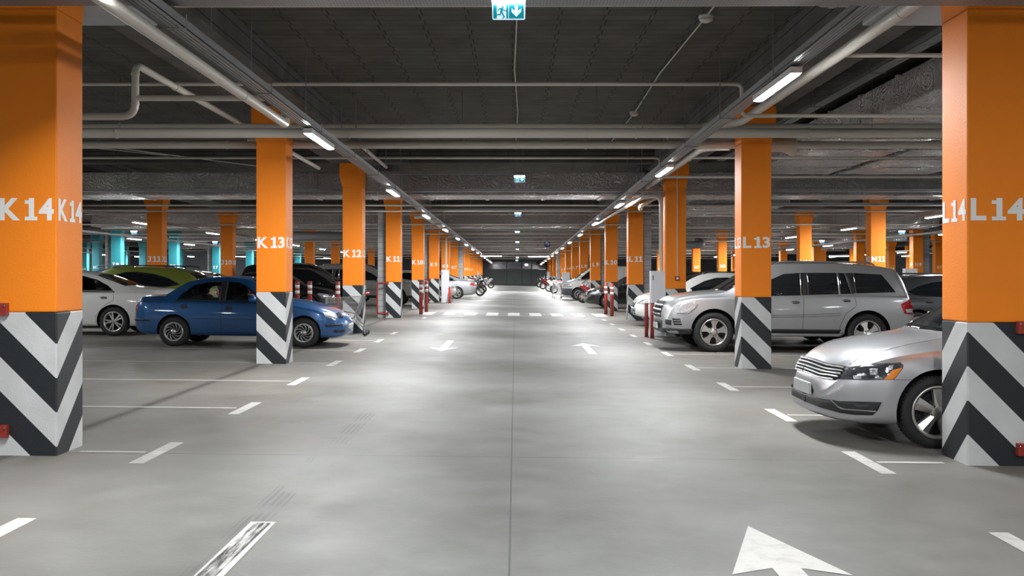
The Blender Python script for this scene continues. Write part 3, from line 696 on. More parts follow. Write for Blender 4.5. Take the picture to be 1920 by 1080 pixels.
# hanging traffic signs far down the aisle
p = W(1026, 457, 57.2)
r = empty('traffic_sign', p, 'round blue sign with a white left-turn arrow hanging over the far aisle', 'traffic sign')
MB().lathe([(0,-.012),(.2,-.012),(.2,.012),(0,.012)], 32).build('disc', 'sign_blue', r)
MB().prism([(.08,-.11),(.03,-.11),(.03,.02),(-.03,.02),(-.03,-.03),(-.12,.05),(-.03,.13),(-.03,.08),(.08,.08)], -.02, -.013).build('arrow', 'sign_white', r)
MB().tube([(0,.02,.2),(0,.02,SLAB-p.z)], .01, 6).build('hanger_rod', 'rod_steel', r)
p = W(1009, 455, 57.2)
r = empty('traffic_sign', p, 'triangular point-down sign seen from behind over the far aisle', 'traffic sign')
MB().prism([(-.24,.18),(.24,.18),(0,-.21)], -.01, .01).build('plate', 'red_paint', r)
MB().prism([(-.19,.15),(.19,.15),(0,-.16)], -.014, -.01).build('back_panel', 'tray_steel', r)
MB().tube([(0,.02,.2),(0,.02,SLAB-p.z)], .01, 6).build('hanger_rod', 'rod_steel', r)
p = W(987, 496.5, 112)
o = tag(MB().box(-.16,.16,-.03,.03,-.08,.08, bev=.01).build('emergency_lamp', 'exit_lamp', loc=p), 'small white emergency lamp glowing before the end shutter', 'lamp')
MB().tube([(0,0,.08),(0,0,SLAB-p.z)], .008, 6).build('hanger_rod', 'rod_steel', o)
p = W(1016, 505, 119.0)
tag(MB().box(-.42,.42,-.03,.03,-.03,.03).build('light_bar', 'exit_white', loc=p), 'thin pink-white light bar on the dark glass over the end shutter', 'lamp')
# ------------------------------------------------------------------ bollards
def bollard(x, y, h, label, group, bands=True, m='red_paint', r=.045):
    z = gz(x, y); o = empty('bollard', (x, y, z), label, 'bollard', group)
    MB().lathe([(0,-.01),(r,-.01),(r,h-.006),(r-.006,h),(0,h)], 20, axis='z').build('post', m, o)
    if bands:
        for zz in (h-.22, h-.40): MB().lathe([(r+.0005,zz),(r+.0025,zz),(r+.0025,zz+.095),(r+.0005,zz+.095)], 20, axis='z').build('white_band', 'sign_white', o)
    else: MB().lathe([(r,0),(r+.01,0),(r+.01,.02),(r,.02)], 20, axis='z').build('collar', m, o)
gR, gL, gC = 'red bollards right of the aisle', 'red bollards left of the aisle', 'banded bollards behind the blue sedan'
bollard(3.17, 24.05, .82, 'plain red bollard left of the pair guarding the white cabinet', gR, False)
bollard(3.24, 23.55, .84, 'plain red bollard nearest the silver SUV grille', gR, False)
bollard(3.37, 37.0, 1.17, 'red bollard with white bands beside column L10, further of the pair', gR, r=.065)
bollard(3.44, 35.4, 1.16, 'red bollard with white bands beside column L10, closer of the pair', gR, r=.065)
bollard(-3.33, 35.2, 1.18, 'red bollard with white bands before column K10, closer of the pair', gL, r=.065)
bollard(-3.32, 37.2, 1.16, 'red bollard with white bands beside column K10, further of the pair', gL, r=.065)
bollard(-3.18, 48.3, .76, 'bright red plain bollard beside the left white cabinet', gL, False, 'bright_red', .055)
bollard(-7.0, 32, 1.17, 'banded red bollard just right of column K13, leftmost of three', gC, r=.07)
bollard(-6.60, 32, 1.17, 'banded red bollard behind the blue bonnet, middle of three', gC, r=.07)
bollard(-5.70, 32, 1.17, 'banded red bollard left of column K12 in front of the black car', gC, r=.07)
# ------------------------------------------------------------------ cabinets
def cabinet(x0, x1, y, h, label, d=.3):
    z = gz((x0+x1)/2, y); o = empty('cabinet', ((x0+x1)/2, y, z), label, 'cabinet', 'white service cabinets')
    wd = (x1-x0)/2
    MB().box(-wd, wd, 0, d, .0, h, bev=.008).build('body', 'cabinet_white', o)
    dr = MB().box(-wd+.02, wd-.02, -.012, 0, .06, h-.03, bev=.004).build('door', 'cabinet_white', o)
    MB().box(-wd+.035, -wd+.055, -.03, -.01, h*.86, h*.93).build('handle', 'black_plastic', dr)
cabinet(3.33, 3.70, 24.4, 1.60, 'tall white cabinet right of the aisle, behind two red bollards')
cabinet(-3.62, -3.24, 48.7, 1.60, 'tall white cabinet left of the aisle beside column K9')
cabinet(-4.05, -3.6, 99, 1.55, 'small grey-white cabinet far down the left side of the aisle')
cabinet(3.45, 4.0, 72.5, 1.55, 'grey-white cabinet beside column L6 behind the motorcycles')
cabinet(3.55, 3.95, 112, 1.6, 'white cabinet at the far right end by the shutter')
cabinet(18.6, 19.2, 47.5, 1.9, 'white cabinet far right beside column N9')
cabinet(-12.0, -11.4, 48.0, 1.45, 'white cabinet on the far left between columns J10 and K13')
# ------------------------------------------------------------------ block piers and guards
def pier(x0, x1, y, z1, label, d=.45):
    return tag(MB().box(x0, x1, y, y+d, gz(x0, y)-.01, z1, bev=.005).build('block_pier', 'block_masonry'), label, 'pier', 'grey block piers')
pier(-4.50, -4.23, 32.6, 3.65, 'grey block pier against the left of column K11, behind the red guard')
pier(4.19, 4.47, 32.7, 4.28, 'grey block pier against the right of column L11')
pier(-4.47, -4.23, 48.8, 4.28, 'grey block pier against the left of column K9')
pier(4.19, 4.45, 48.9, 4.28, 'grey block pier against the right of column L9')
pier(-3.72, -3.42, 64.9, 4.28, 'pale block pier against the aisle side of column K7')
pier(3.38, 3.66, 81.1, 4.28, 'pale block pier against the aisle side of column L5')
pier(-20.1, -19.78, 48.8, 4.28, 'grey block pier left of the teal column I9')
pier(-20.1, -19.78, 65, 4.28, 'grey block pier left of the teal column I7')
pier(19.95, 20.3, 48.8, 4.28, 'grey block pier right of column N9')
def guard(x, y, s, z0, label):      # s=-1 grows to the left of the column, x its outer front corner
    o = empty('pipe_guard', (x, y, z0), label, 'pipe guard', 'red tubular guards')
    MB().tube([(-s*.05,-.045,1.13),(s*.27,-.045,1.13),(s*.27,-.045,.14),(-s*.05,-.045,.14)], .030, 12, bend=.08).build('tube', 'red_paint', o)
    for z in (1.13, .14):
        MB().box(min(-s*.03,-s*.10), max(-s*.03,-s*.10), -.05, -.002, z-.05, z+.05, bev=.003).build('flange', 'red_paint', o)
        MB().lathe([(0,-.065),(.008,-.064),(.010,-.05),(0,-.05)], 8, o=(-s*.085,0,z+.03)).build('bolt', 'chrome', o)
guard(-4.215, 8.1, -1, gz(-4.2,8.1)+.06, 'red tubular guard fixed to column K14 at the left edge')
guard(4.17, 8.1, 1, gz(4.2,8.1)-.0, 'red tubular guard fixed to column L14 at the right edge')
guard(-4.215, 32.4, -1, gz(-4.2,32.4), 'red tubular guard round the grey pier at column K11')
guard(-4.215, 48.6, -1, gz(-4.2,48.6), 'red tubular guard at the foot of column K9')
# call point on column L12
o = empty('call_point', (3.95, 24.29, 1.50), 'small red call point box with a conduit on the column behind the SUV', 'call point')
MB().box(-.055,.055,-.05,-.002,-.055,.055, bev=.006).build('box', 'red_paint', o)
MB().box(-.025,.025,-.056,-.05,-.025,.025).build('button', 'sign_white', o)
MB().tube([(0,-.02,.055),(0,-.02,2.6)], .012, 8).build('conduit', 'pipe_small', o)
# ------------------------------------------------------------------ cars
def pchip(pts):
    xs = [p[0] for p in pts]; ys = [p[1] for p in pts]; n = len(xs)
    h = [xs[i+1]-xs[i] for i in range(n-1)]; d = [(ys[i+1]-ys[i])/h[i] for i in range(n-1)]
    m_ = [0]*n
    if n == 2: m_ = [d[0]]*2
    else:
        for i in range(1, n-1):
            if d[i-1]*d[i] > 0:
                w1 = 2*h[i]+h[i-1]; w2 = h[i]+2*h[i-1]; m_[i] = (w1+w2)/(w1/d[i-1]+w2/d[i])
        m_[0] = d[0]; m_[-1] = d[-1]
    def f(x):
        if x <= xs[0]: return ys[0]
        if x >= xs[-1]: return ys[-1]
        i = 0
        while x > xs[i+1]: i += 1
        t = (x-xs[i])/h[i]
        return ys[i]*(1+2*t)*(1-t)**2 + m_[i]*h[i]*t*(1-t)**2 + ys[i+1]*t*t*(3-2*t) + m_[i+1]*h[i]*t*t*(t-1)
    return f
def cmr(P, k):      # Catmull-Rom resample of a 2-D polyline
    out = []
    n = len(P)
    for i in range(n-1):
        p0 = P[max(i-1,0)]; p1 = P[i]; p2 = P[i+1]; p3 = P[min(i+2,n-1)]
        for j in range(k):
            t = j/k
            out.append(tuple(.5*(2*p1[q]+(p2[q]-p0[q])*t+(2*p0[q]-5*p1[q]+4*p2[q]-p3[q])*t*t+(3*p1[q]-p0[q]-3*p2[q]+p3[q])*t**3) for q in (0,1)))
    out.append(P[-1]); return out
class Shape: pass
def car_shape(S):
    L, W_ = S['L'], S['W']/2
    fb, ft, fs, fw, fd = pchip(S['zb']), pchip(S['zt']), pchip(S['zs']), pchip(S['wt']), pchip(S.get('drop', [(0,.05),(L,.05)]))
    RD, FD = S.get('rearD', .35), S.get('frontD', .6)
    rk, fk = S.get('rearK', .72), S.get('frontK', .55)
    def plan(x):
        p = 1
        if x < RD: t = 1-x/RD; p = min(p, rk+(1-rk)*math.sqrt(max(0, 1-t**2.6)))
        if L-x < FD: t = 1-(L-x)/FD; p = min(p, fk+(1-fk)*math.sqrt(max(0, 1-t**2.6)))
        return p
    xs = []
    n = S.get('n', 64)
    for i in range(n+1):
        t = i/n; xs.append(L*(.72*t + .28*(.5-.5*math.cos(PI*t))))
    xs = sorted(set(xs+[.02,.05,L-.02,L-.05,L-.1]))
    rings = []
    for x in xs:
        p = plan(x); zb, zt, zs = fb(x), ft(x), fs(x); wt = fw(x); dr = fd(x)
        zs = min(zs, zt-.03)
        te = max(zt-dr, zs+.015)
        tb = S.get('tuck', .03)
        wm = W_; ws = W_-S.get('shoulder', .06)
        half = [(0,zb),(wm*.55,zb),(wm*.86,zb+.005),(wm-.045,zb+.03),(wm-.018,zb+.11),(wm-.004,zb+.38*(zs-zb)),(wm,zb+.62*(zs-zb)),(wm-.012,zb+.82*(zs-zb)),(ws+.02,zs-.025),(ws,zs)]
        mid = (ws+ (wt-ws)*.5 + .022*min(1,(te-zs)/.4), zs+(te-zs)*.5)
        half += [(ws-.012, zs+.02*min(1,(te-zs)/.1)), mid, (wt, te), (wt-.06, te+dr*.42), (wt*.62, te+dr*.8), (wt*.3, te+dr*.97), (0, zt)]
        R = cmr(half, 3)
        R = [(a*p, b_) for a, b_ in R]
        R[0] = (0, R[0][1]); R[-1] = (0, R[-1][1])
        rings.append((x, R))
    k = len(rings[0][1]); vs = []; fs_ = []
    bulge = S.get('bulge', .10)
    def xoff(x, y):       # nose and tail bow outwards towards the centre line
        q = min(1, abs(y)/W_)
        o = 0
        if L-x < .5: o -= bulge*(q**2)*(1-(L-x)/.5)
        if x < .4: o += S.get('rbulge', .06)*(q**2)*(1-x/.4)
        return o
    for x, R in rings:
        for (a, b_) in R: vs.append((x+xoff(x,a), a, b_))
        for (a, b_) in R[-2:0:-1]: vs.append((x+xoff(x,a), -a, b_))
    m_ = 2*k-2
    for i in range(len(rings)-1):
        for j in range(m_): fs_.append((i*m_+j, i*m_+(j+1)%m_, (i+1)*m_+(j+1)%m_, (i+1)*m_+j))
    fs_.append(tuple(range(m_))); fs_.append(tuple((len(rings)-1)*m_+j for j in reversed(range(m_))))
    return vs, fs_
def temp_obj(me):
    o = bpy.data.objects.new('tmp', me); COL.objects.link(o); return o
def boolean_cut(me, cutters):
    o = temp_obj(me); cs = []
    for c in cutters:
        co_ = temp_obj(c); cs.append(co_)
        md = o.modifiers.new('b', 'BOOLEAN'); md.operation = 'DIFFERENCE'; md.object = co_; md.solver = 'EXACT'; md.material_mode = 'TRANSFER'
    bpy.context.view_layer.update()
    out = bpy.data.meshes.new_from_object(o.evaluated_get(bpy.context.evaluated_depsgraph_get()))
    for x in cs+[o]: bpy.data.objects.remove(x)
    return out
class Body:
    def __init__(s, S):
        s.S = S; vs, fs = car_shape(S); L = S['L']
        s.bvh = BVHTree.FromPolygons([Vector(v) for v in vs], fs)
        mb = MB().add(vs, fs, 0, True); me = mb.mesh('body', ['paint_silver', 'dark_void', 'seat_cloth'])
        W_ = S['W']/2; R = S['R']
        cut = []
        for wx in S['wheels']:
            for sd in (-1, 1):
                c = MB(); ra = S.get('arch', R+.055)
                c.lathe([(0,0),(ra,0),(ra,.40),(0,.40)], 40, o=(wx, W_-.30 if sd > 0 else -W_-.10, R+.01), smooth=False)
                cut.append(c.mesh('c', ['paint_silver', 'dark_void', 'seat_cloth']))
                for p_ in cut[-1].polygons: p_.material_index = 1
        for poly in S.get('cabins', []):
            c = MB().prism(poly, -W_-.2, W_+.2).mesh('c', ['paint_silver', 'dark_void', 'seat_cloth'])
            for p_ in c.polygons: p_.material_index = 2
            cut.append(c)
        s.me = boolean_cut(me, cut)
        try:
            s.me.shade_smooth() if False else None
        except Exception: pass
        bm = bmesh.new(); bm.from_mesh(s.me)
        for e in bm.edges:
            if len(e.link_faces) == 2 and e.calc_face_angle(0) > .75: e.smooth = False
        for f in bm.faces: f.smooth = f.material_index == 0
        bm.to_mesh(s.me); bm.free()
        s.cache = {}
    def cast(s, mode, u, v):
        if mode == 'left': o_, d = Vector((u, 4, v)), Vector((0,-1,0))
        elif mode == 'right': o_, d = Vector((u, -4, v)), Vector((0,1,0))
        elif mode == 'top': o_, d = Vector((u, v, 5)), Vector((0,0,-1))
        elif mode == 'front': o_, d = Vector((9, u, v)), Vector((-1,0,0))
        elif mode == 'rear': o_, d = Vector((-4, u, v)), Vector((1,0,0))
        elif mode[0] == 'cam':
            inv = mode[1]; o_ = inv @ Vector((0,0,EYE)); d = (inv.to_3x3() @ Vector(((u-CX)/F, 1, -(v-CY)/F))).normalized()
        h = s.bvh.ray_cast(o_, d)
        if h[0] is None: return None
        n = h[1]
        if n.dot(d) > 0: n = -n
        return h[0], n
    def patch(s, mb, mode, poly, off=.004, step=None, mi=0, smooth=True, rim=True, mirror=False):
        """a panel laid on the body surface inside a 2-D outline, with its rim turned in"""
        xs = [p[0] for p in poly]; ys = [p[1] for p in poly]
        size = max(max(xs)-min(xs), max(ys)-min(ys)); st = step or (size/18 if isinstance(mode, tuple) else min(size/6, .055))
        P = []
        n = len(poly)
        for i in range(n):
            a, b_ = Vector(poly[i]), Vector(poly[(i+1)%n]); k = max(1, int((b_-a).length/st))
            for j in range(k): P.append(a.lerp(b_, j/k))
        nb = len(P)
        def inside(x, y):
            c = False
            for i in range(n):
                x1, y1 = poly[i]; x2, y2 = poly[(i+1)%n]
                if (y1 > y) != (y2 > y) and x < (x2-x1)*(y-y1)/(y2-y1)+x1: c = not c
            return c
        gx = min(xs)+st*.5
        while gx < max(xs):
            gy = min(ys)+st*.5
            while gy < max(ys):
                if inside(gx, gy) and min((Vector((gx,gy))-q).length for q in P[:nb]) > st*.45: P.append(Vector((gx,gy)))
                gy += st
            gx += st
        r = MG.delaunay_2d_cdt(P, [(i,(i+1)%nb) for i in range(nb)], [], 1, 1e-6)
        V, Fc = r[0], r[2]
        hits = [s.cast(mode, v[0], v[1]) for v in V]
        keep = [f for f in Fc if all(hits[i] for i in f)]
        if not keep: return
        edge = {}
        for f in keep:
            for a, b_ in zip(f, list(f[1:])+[f[0]]):
                key = (min(a,b_), max(a,b_)); edge[key] = edge.get(key, 0)+1
        vs = []; idx = {}
        for f in keep:
            for i in f:
                if i not in idx: idx[i] = len(vs); vs.append(hits[i][0]+hits[i][1]*off)
        fs = [tuple(idx[i] for i in f) for f in keep]
        if rim:
            lo = {}
            for (a, b_), c in edge.items():
                if c == 1:
                    for i in (a, b_):
                        if i not in lo: lo[i] = len(vs); vs.append(hits[i][0]-hits[i][1]*.006)
                    fs.append((idx[a], idx[b_], lo[b_], lo[a]))
        sides = (1, -1) if mirror else (1,)
        for sg in sides: mb.add([(v[0], v[1]*sg, v[2]) for v in vs], fs, mi, smooth)
    def line(s, mb, mode, pts, wd=.007, off=.0015, mi=0, rim=False, mirror=False):
        pts = [Vector(p) for p in pts]
        dense = []
        for a, b_ in zip(pts[:-1], pts[1:]):
            k = max(1, int((b_-a).length/(.06 if not isinstance(mode, tuple) else 5)))
            for j in range(k): dense.append(a.lerp(b_, j/k))
        dense.append(pts[-1]); L_ = []; R_ = []
        for i, p in enumerate(dense):
            d = (dense[min(i+1,len(dense)-1)]-dense[max(i-1,0)]).normalized(); nn = Vector((-d.y, d.x))*wd/2
            L_.append(s.cast(mode, *(p+nn))); R_.append(s.cast(mode, *(p-nn)))
        for i in range(len(dense)-1):
            q = (L_[i], L_[i+1], R_[i+1], R_[i])
            if all(q):
                for sg in ((1,-1) if mirror else (1,)):
                    vs = [h[0]+h[1]*off for h in q]; mb.add([(v[0], v[1]*sg, v[2]) for v in vs], [(0,1,2,3)], mi, True)
                    if rim:
                        v2 = [h[0]-h[1]*.004 for h in q]; al = [(v[0], v[1]*sg, v[2]) for v in vs+v2]; mb.add(al, [(0,1,5,4),(1,2,6,5),(2,3,7,6),(3,0,4,7)], mi)
# ---- wheels
def tyre_mesh(R, w_, Rr):
    mb = MB()
    mb.lathe([(Rr,-w_/2+.015),(Rr+.012,-w_/2),(R-.045,-w_/2-.006),(R-.014,-w_/2+.012),(R,-w_/2+.035),(R,w_/2-.035),(R-.014,w_/2-.012),(R-.045,w_/2+.006),(Rr+.012,w_/2),(Rr,w_/2-.015)], 48)
    for k in range(56):        # tread blocks on both shoulders
        a = 2*PI*k/56
        for sg in (-1, 1):
            st = len(mb.v); mb.box(-.008,.008, sg*(w_/2-.045)-.022, sg*(w_/2-.045)+.022, R-.006, R+.003); mb.xf(Matrix.Rotation(a, 4, 'Y'), st)
    return mb.mesh('tyre', 'tyre_rubber')
def rim_mesh(Rr, w_, style):
    mb = MB(); f = w_/2      # +y is the outside face
    mb.lathe([(Rr+.004,f-.012),(Rr+.006,f+.002),(Rr-.008,f+.006),(Rr-.022,f-.004),(Rr-.03,f-.03),(Rr-.034,-f+.03)], 44)
    mb.lathe([(Rr-.03,f-.085),(.0,f-.085)], 32, mi=1)
    mb.lathe([(.085,f-.08),(.11,f-.075),(.11,f-.06),(.0,f-.058)], 24, mi=2)
    if style == 'five':
        for k in range(5):
            st = len(mb.v); h = f-.012
            mb.add([(-.030,h-.006,.045),(.030,h-.006,.045),(.062,h-.014,Rr-.018),(-.062,h-.014,Rr-.018),(-.036,h-.04,.045),(.036,h-.04,.045),(.07,h-.045,Rr-.018),(-.07,h-.045,Rr-.018),(0,h+.008,.05),(0,h+.004,Rr-.02)],
                   [(0,8,9,3),(8,1,2,9),(4,5,1,8,0),(5,6,2,1),(7,6,5,4),(0,3,7,4)])
            mb.xf(Matrix.Rotation(2*PI*k/5, 4, 'Y'), st)
        mb.lathe([(0,f-.004),(.05,f-.006),(.066,f-.016),(.07,f-.05)], 24)
        for k in range(5): a = 2*PI*(k+.5)/5; mb.lathe([(0,f-.012),(.012,f-.014),(.013,f-.04)], 8, o=(.052*math.sin(a),.003,.052*math.cos(a)), mi=2)
    elif style == 'star':
        for k in range(5):
            st = len(mb.v); h = f-.010
            mb.add([(-.05,h,.04),(.05,h,.04),(.036,h-.008,.5*Rr),(.085,h-.016,Rr-.016),(-.085,h-.016,Rr-.016),(-.036,h-.008,.5*Rr),
                    (-.05,h-.04,.04),(.05,h-.04,.04),(.042,h-.045,.5*Rr),(.095,h-.05,Rr-.016),(-.095,h-.05,Rr-.016),(-.042,h-.045,.5*Rr)],
                   [(0,1,2,5),(5,2,3,4),(1,7,8,2),(2,8,9,3),(0,5,11,6),(5,4,10,11),(6,11,8,7),(11,10,9,8)])
            mb.xf(Matrix.Rotation(2*PI*k/5, 4, 'Y'), st)
        mb.lathe([(0,f+.002),(.04,f),(.075,f-.012),(.08,f-.05)], 24)
        for k in range(5): a = 2*PI*(k+.5)/5; mb.lathe([(0,f-.002),(.011,f-.006),(.012,f-.03)], 8, o=(.062*math.sin(a),.0,.062*math.cos(a)), mi=2)
    elif style == 'ten':
        for k in range(10):
            st = len(mb.v); h = f-.012; a = 2*PI*(k//2)/5 + (.19 if k % 2 else -.19)
            mb.add([(-.012,h,.03),(.012,h,.03),(.016,h-.008,Rr-.016),(-.016,h-.008,Rr-.016),(-.014,h-.035,.03),(.014,h-.035,.03),(.018,h-.04,Rr-.016),(-.018,h-.04,Rr-.016)], [(0,1,2,3),(4,7,6,5),(0,4,5,1),(1,5,6,2),(3,2,6,7),(0,3,7,4)])
            mb.xf(Matrix.Rotation(a, 4, 'Y'), st)
        mb.lathe([(0,f-.002),(.045,f-.008),(.055,f-.05)], 20)
    else:   # swirl hubcap
        mb.lathe([(Rr-.02,f-.004),(Rr*.90,f+.006),(Rr*.84,f-.004)], 40)
        mb.lathe([(Rr*.9,f-.016),(0,f-.016)], 32, mi=1)
        mb.lathe([(Rr*.3,f-.006),(Rr*.27,f+.012),(0,f+.02)], 28)
        for k in range(10):
            st = len(mb.v); vs = []; fs = []; nn = 7
            for i in range(nn):
                t = i/(nn-1); r = Rr*(.26+.68*t); a = .95*t**1.2; wd = .075*(1-.35*abs(2*t-1))
                for (da, hh) in ((-wd, -.004), (0, .008), (wd*1.5, -.006)):
                    vs.append((r*math.sin(a+da), f+.002+hh, r*math.cos(a+da)))
            for i in range(nn-1):
                for j in range(2): fs.append((i*3+j, i*3+j+1, (i+1)*3+j+1, (i+1)*3+j))
            mb.add(vs, fs, 0, True); mb.xf(Matrix.Rotation(2*PI*k/10, 4, 'Y'), st)
    return mb.mesh('rim', ['hubcap' if style == 'swirl' else 'alloy', 'dark_void', 'black_plastic'])
_wheel = {}
def add_wheels(root, S):
    key = (S['R'], S['rim'], S['Rr'])
    if key not in _wheel: _wheel[key] = (tyre_mesh(S['R'], .215, S['Rr']), rim_mesh(S['Rr'], .215, S['rim']))
    tm_, rm = _wheel[key]
    for wx in S['wheels']:
        for sd in (1, -1):
            wh = link('wheel', tm_, root, (wx, sd*(S['W']/2-.125), S['R'])); wh.rotation_euler = (0, .3*wx, 0 if sd > 0 else PI)
            link('rim', rm, wh)
def mirror_shape(root, S, paint_):
    x, z = S['mirror']; W_ = S['W']/2
    for sd in (1, -1):
        mb = MB()
        vs, fs = [], []
        n = 12
        prof = [(0,.02),(.025,.06),(.07,.085),(.12,.08),(.15,.05)]
        for (dx, r) in prof:
            for k in range(n):
                a = 2*PI*k/n; vs.append((x-dx+.02, sd*(W_+.06)+math.cos(a)*r*1.15, z+.05+math.sin(a)*r*.85))
        for i in range(len(prof)-1):
            for k in range(n): fs.append((i*n+k, i*n+(k+1)%n, (i+1)*n+(k+1)%n, (i+1)*n+k))
        fs += [tuple(range(n)), tuple((len(prof)-1)*n+k for k in range(n))]
        mb.add(vs, fs, 0, True).box(x-.09, x-.02, min(sd*(W_-.10), sd*(W_+.03)), max(sd*(W_-.10), sd*(W_+.03)), z+.0, z+.035, 1, bev=.008)
        mb.build('mirror', [paint_, 'black_plastic'], root)
_bodies = {}
def repaint(me, p):
    c = me.copy(); c.materials[0] = M[p]; return c
def near_parts(B, S):      # meshes shared by every car of a style
    out = []
    glass = S.get('glass', 'car_glass')
    def add(nm, mats, mb, parent=None):
        if mb.v: out.append((nm, mb.mesh(nm, mats), parent))
    for poly in S['windows']:
        for sd in ('left', 'right'):
            m1 = MB()
            B.patch(m1, sd, poly, off=.003)
            add('side_window', glass, m1)
    m1 = MB(); B.patch(m1, 'top', S['windscreen'], off=.004, step=.07); add('windscreen', S.get('glass2', 'car_glass'), m1)
    m1 = MB()
    B.patch(m1, S.get('rear_mode', 'top'), S['rearglass'], off=.004, step=.07); add('rear_window', 'car_glass', m1)
    m1 = MB()
    for pts in S.get('seams', []):
        for sd in ('left', 'right'): B.line(m1, sd, pts, .008, .0012)
    for pts in S.get('topseams', []):
        B.line(m1, 'top', pts, .008, .0012); B.line(m1, 'top', [(a, -b_) for a, b_ in pts], .008, .0012)
    add('panel_gap', 'black_plastic', m1)
    m1 = MB()
    for pts in S.get('trims', []):
        for sd in ('left', 'right'): B.line(m1, sd, pts, .022, .008, rim=True)
    add('window_trim', S.get('trimmat', 'black_plastic'), m1)
    for (hx, hz) in S.get('handles', []):
        for sd in (1, -1):
            h = B.cast('left' if sd > 0 else 'right', hx, hz)
            if not h: continue
            y = h[0].y; m1 = MB()
            m1.tube([(hx-.085, y-sd*.005, hz-.004), (hx-.06, y+sd*.03, hz), (hx+.06, y+sd*.032, hz+.004), (hx+.085, y-sd*.005, hz+.004)], .012, 8, bend=.03)
            B.patch(m1, 'left' if sd > 0 else 'right', [(hx-.07,hz-.025),(hx+.05,hz-.028),(hx+.075,hz),(hx+.05,hz+.025),(hx-.06,hz+.022)], off=.002, mi=1)
            add('door_handle', [S.get('handlemat', 'chrome'), 'black_plastic'], m1)
    for nm, mt, mode, poly, off in S.get('panels', []):
        sym = mode in ('left',)
        m1 = MB(); B.patch(m1, mode, poly, off=off); add(nm, mt, m1)
        if sym: m1 = MB(); B.patch(m1, 'right', poly, off=off); add(nm, mt, m1)
        if mode in ('front', 'rear') and min(p[0] for p in poly) > .02:
            m1 = MB(); B.patch(m1, mode, [(-a, b_) for a, b_ in poly], off=off); add(nm, mt, m1)
    return out
def make_car(style, paint_, label, x, y, face, cat='car', group=None, yaw=0, parts_labels=None):
    """face=+1: nose towards +X; x is the nose position, y the middle of the car"""
    S = STYLES[style]
    if style not in _bodies:
        B = Body(S); _bodies[style] = (B, near_parts(B, S), {})
    B, shared, painted = _bodies[style]
    root = empty(cat.replace(' ', '_'), (0,0,0), label, cat, group)
    rz = 0 if face > 0 else PI
    L = S['L']
    cx = x - face*L
    on_ground(root, cx, y, rz+yaw)
    if paint_ not in painted: painted[paint_] = repaint(B.me, paint_)
    link('body', painted[paint_], root)
    for nm, me, _ in shared: link(nm, me, root)
    add_wheels(root, S); mirror_shape(root, S, paint_)
    if S.get('rails'):
        x0, x1, z_, yy = S['rails']
        for sd in (1, -1):
            MB().tube([(x0, sd*yy, z_-.05), (x0+.12, sd*yy, z_), (x1-.15, sd*yy, z_), (x1, sd*yy, z_-.06)], .017, 8, bend=.08).build('roof_rail', S.get('railmat', 'black_plastic'), root)
    if S.get('seats'):
        for (sx, sz) in S['seats']:
            for yy in (-.36, .36):
                st = MB().box(-.07,.07,-.23,.23,-.05,.30, bev=.05); k0 = len(st.v); st.box(-.05,.05,-.12,.12,.33,.50, bev=.035).box(-.012,.012,-.05,-.035,.28,.36).box(-.012,.012,.035,.05,.28,.36)
                st.xf(Matrix.Translation((sx, yy, sz)) @ Matrix.Rotation(-.22, 4, 'Y')); st.build('seat', 'seat_cloth', root)
    bpy.context.view_layer.update()
    root['_'] = 0; del root['_']
    return root, B
STYLES = {}
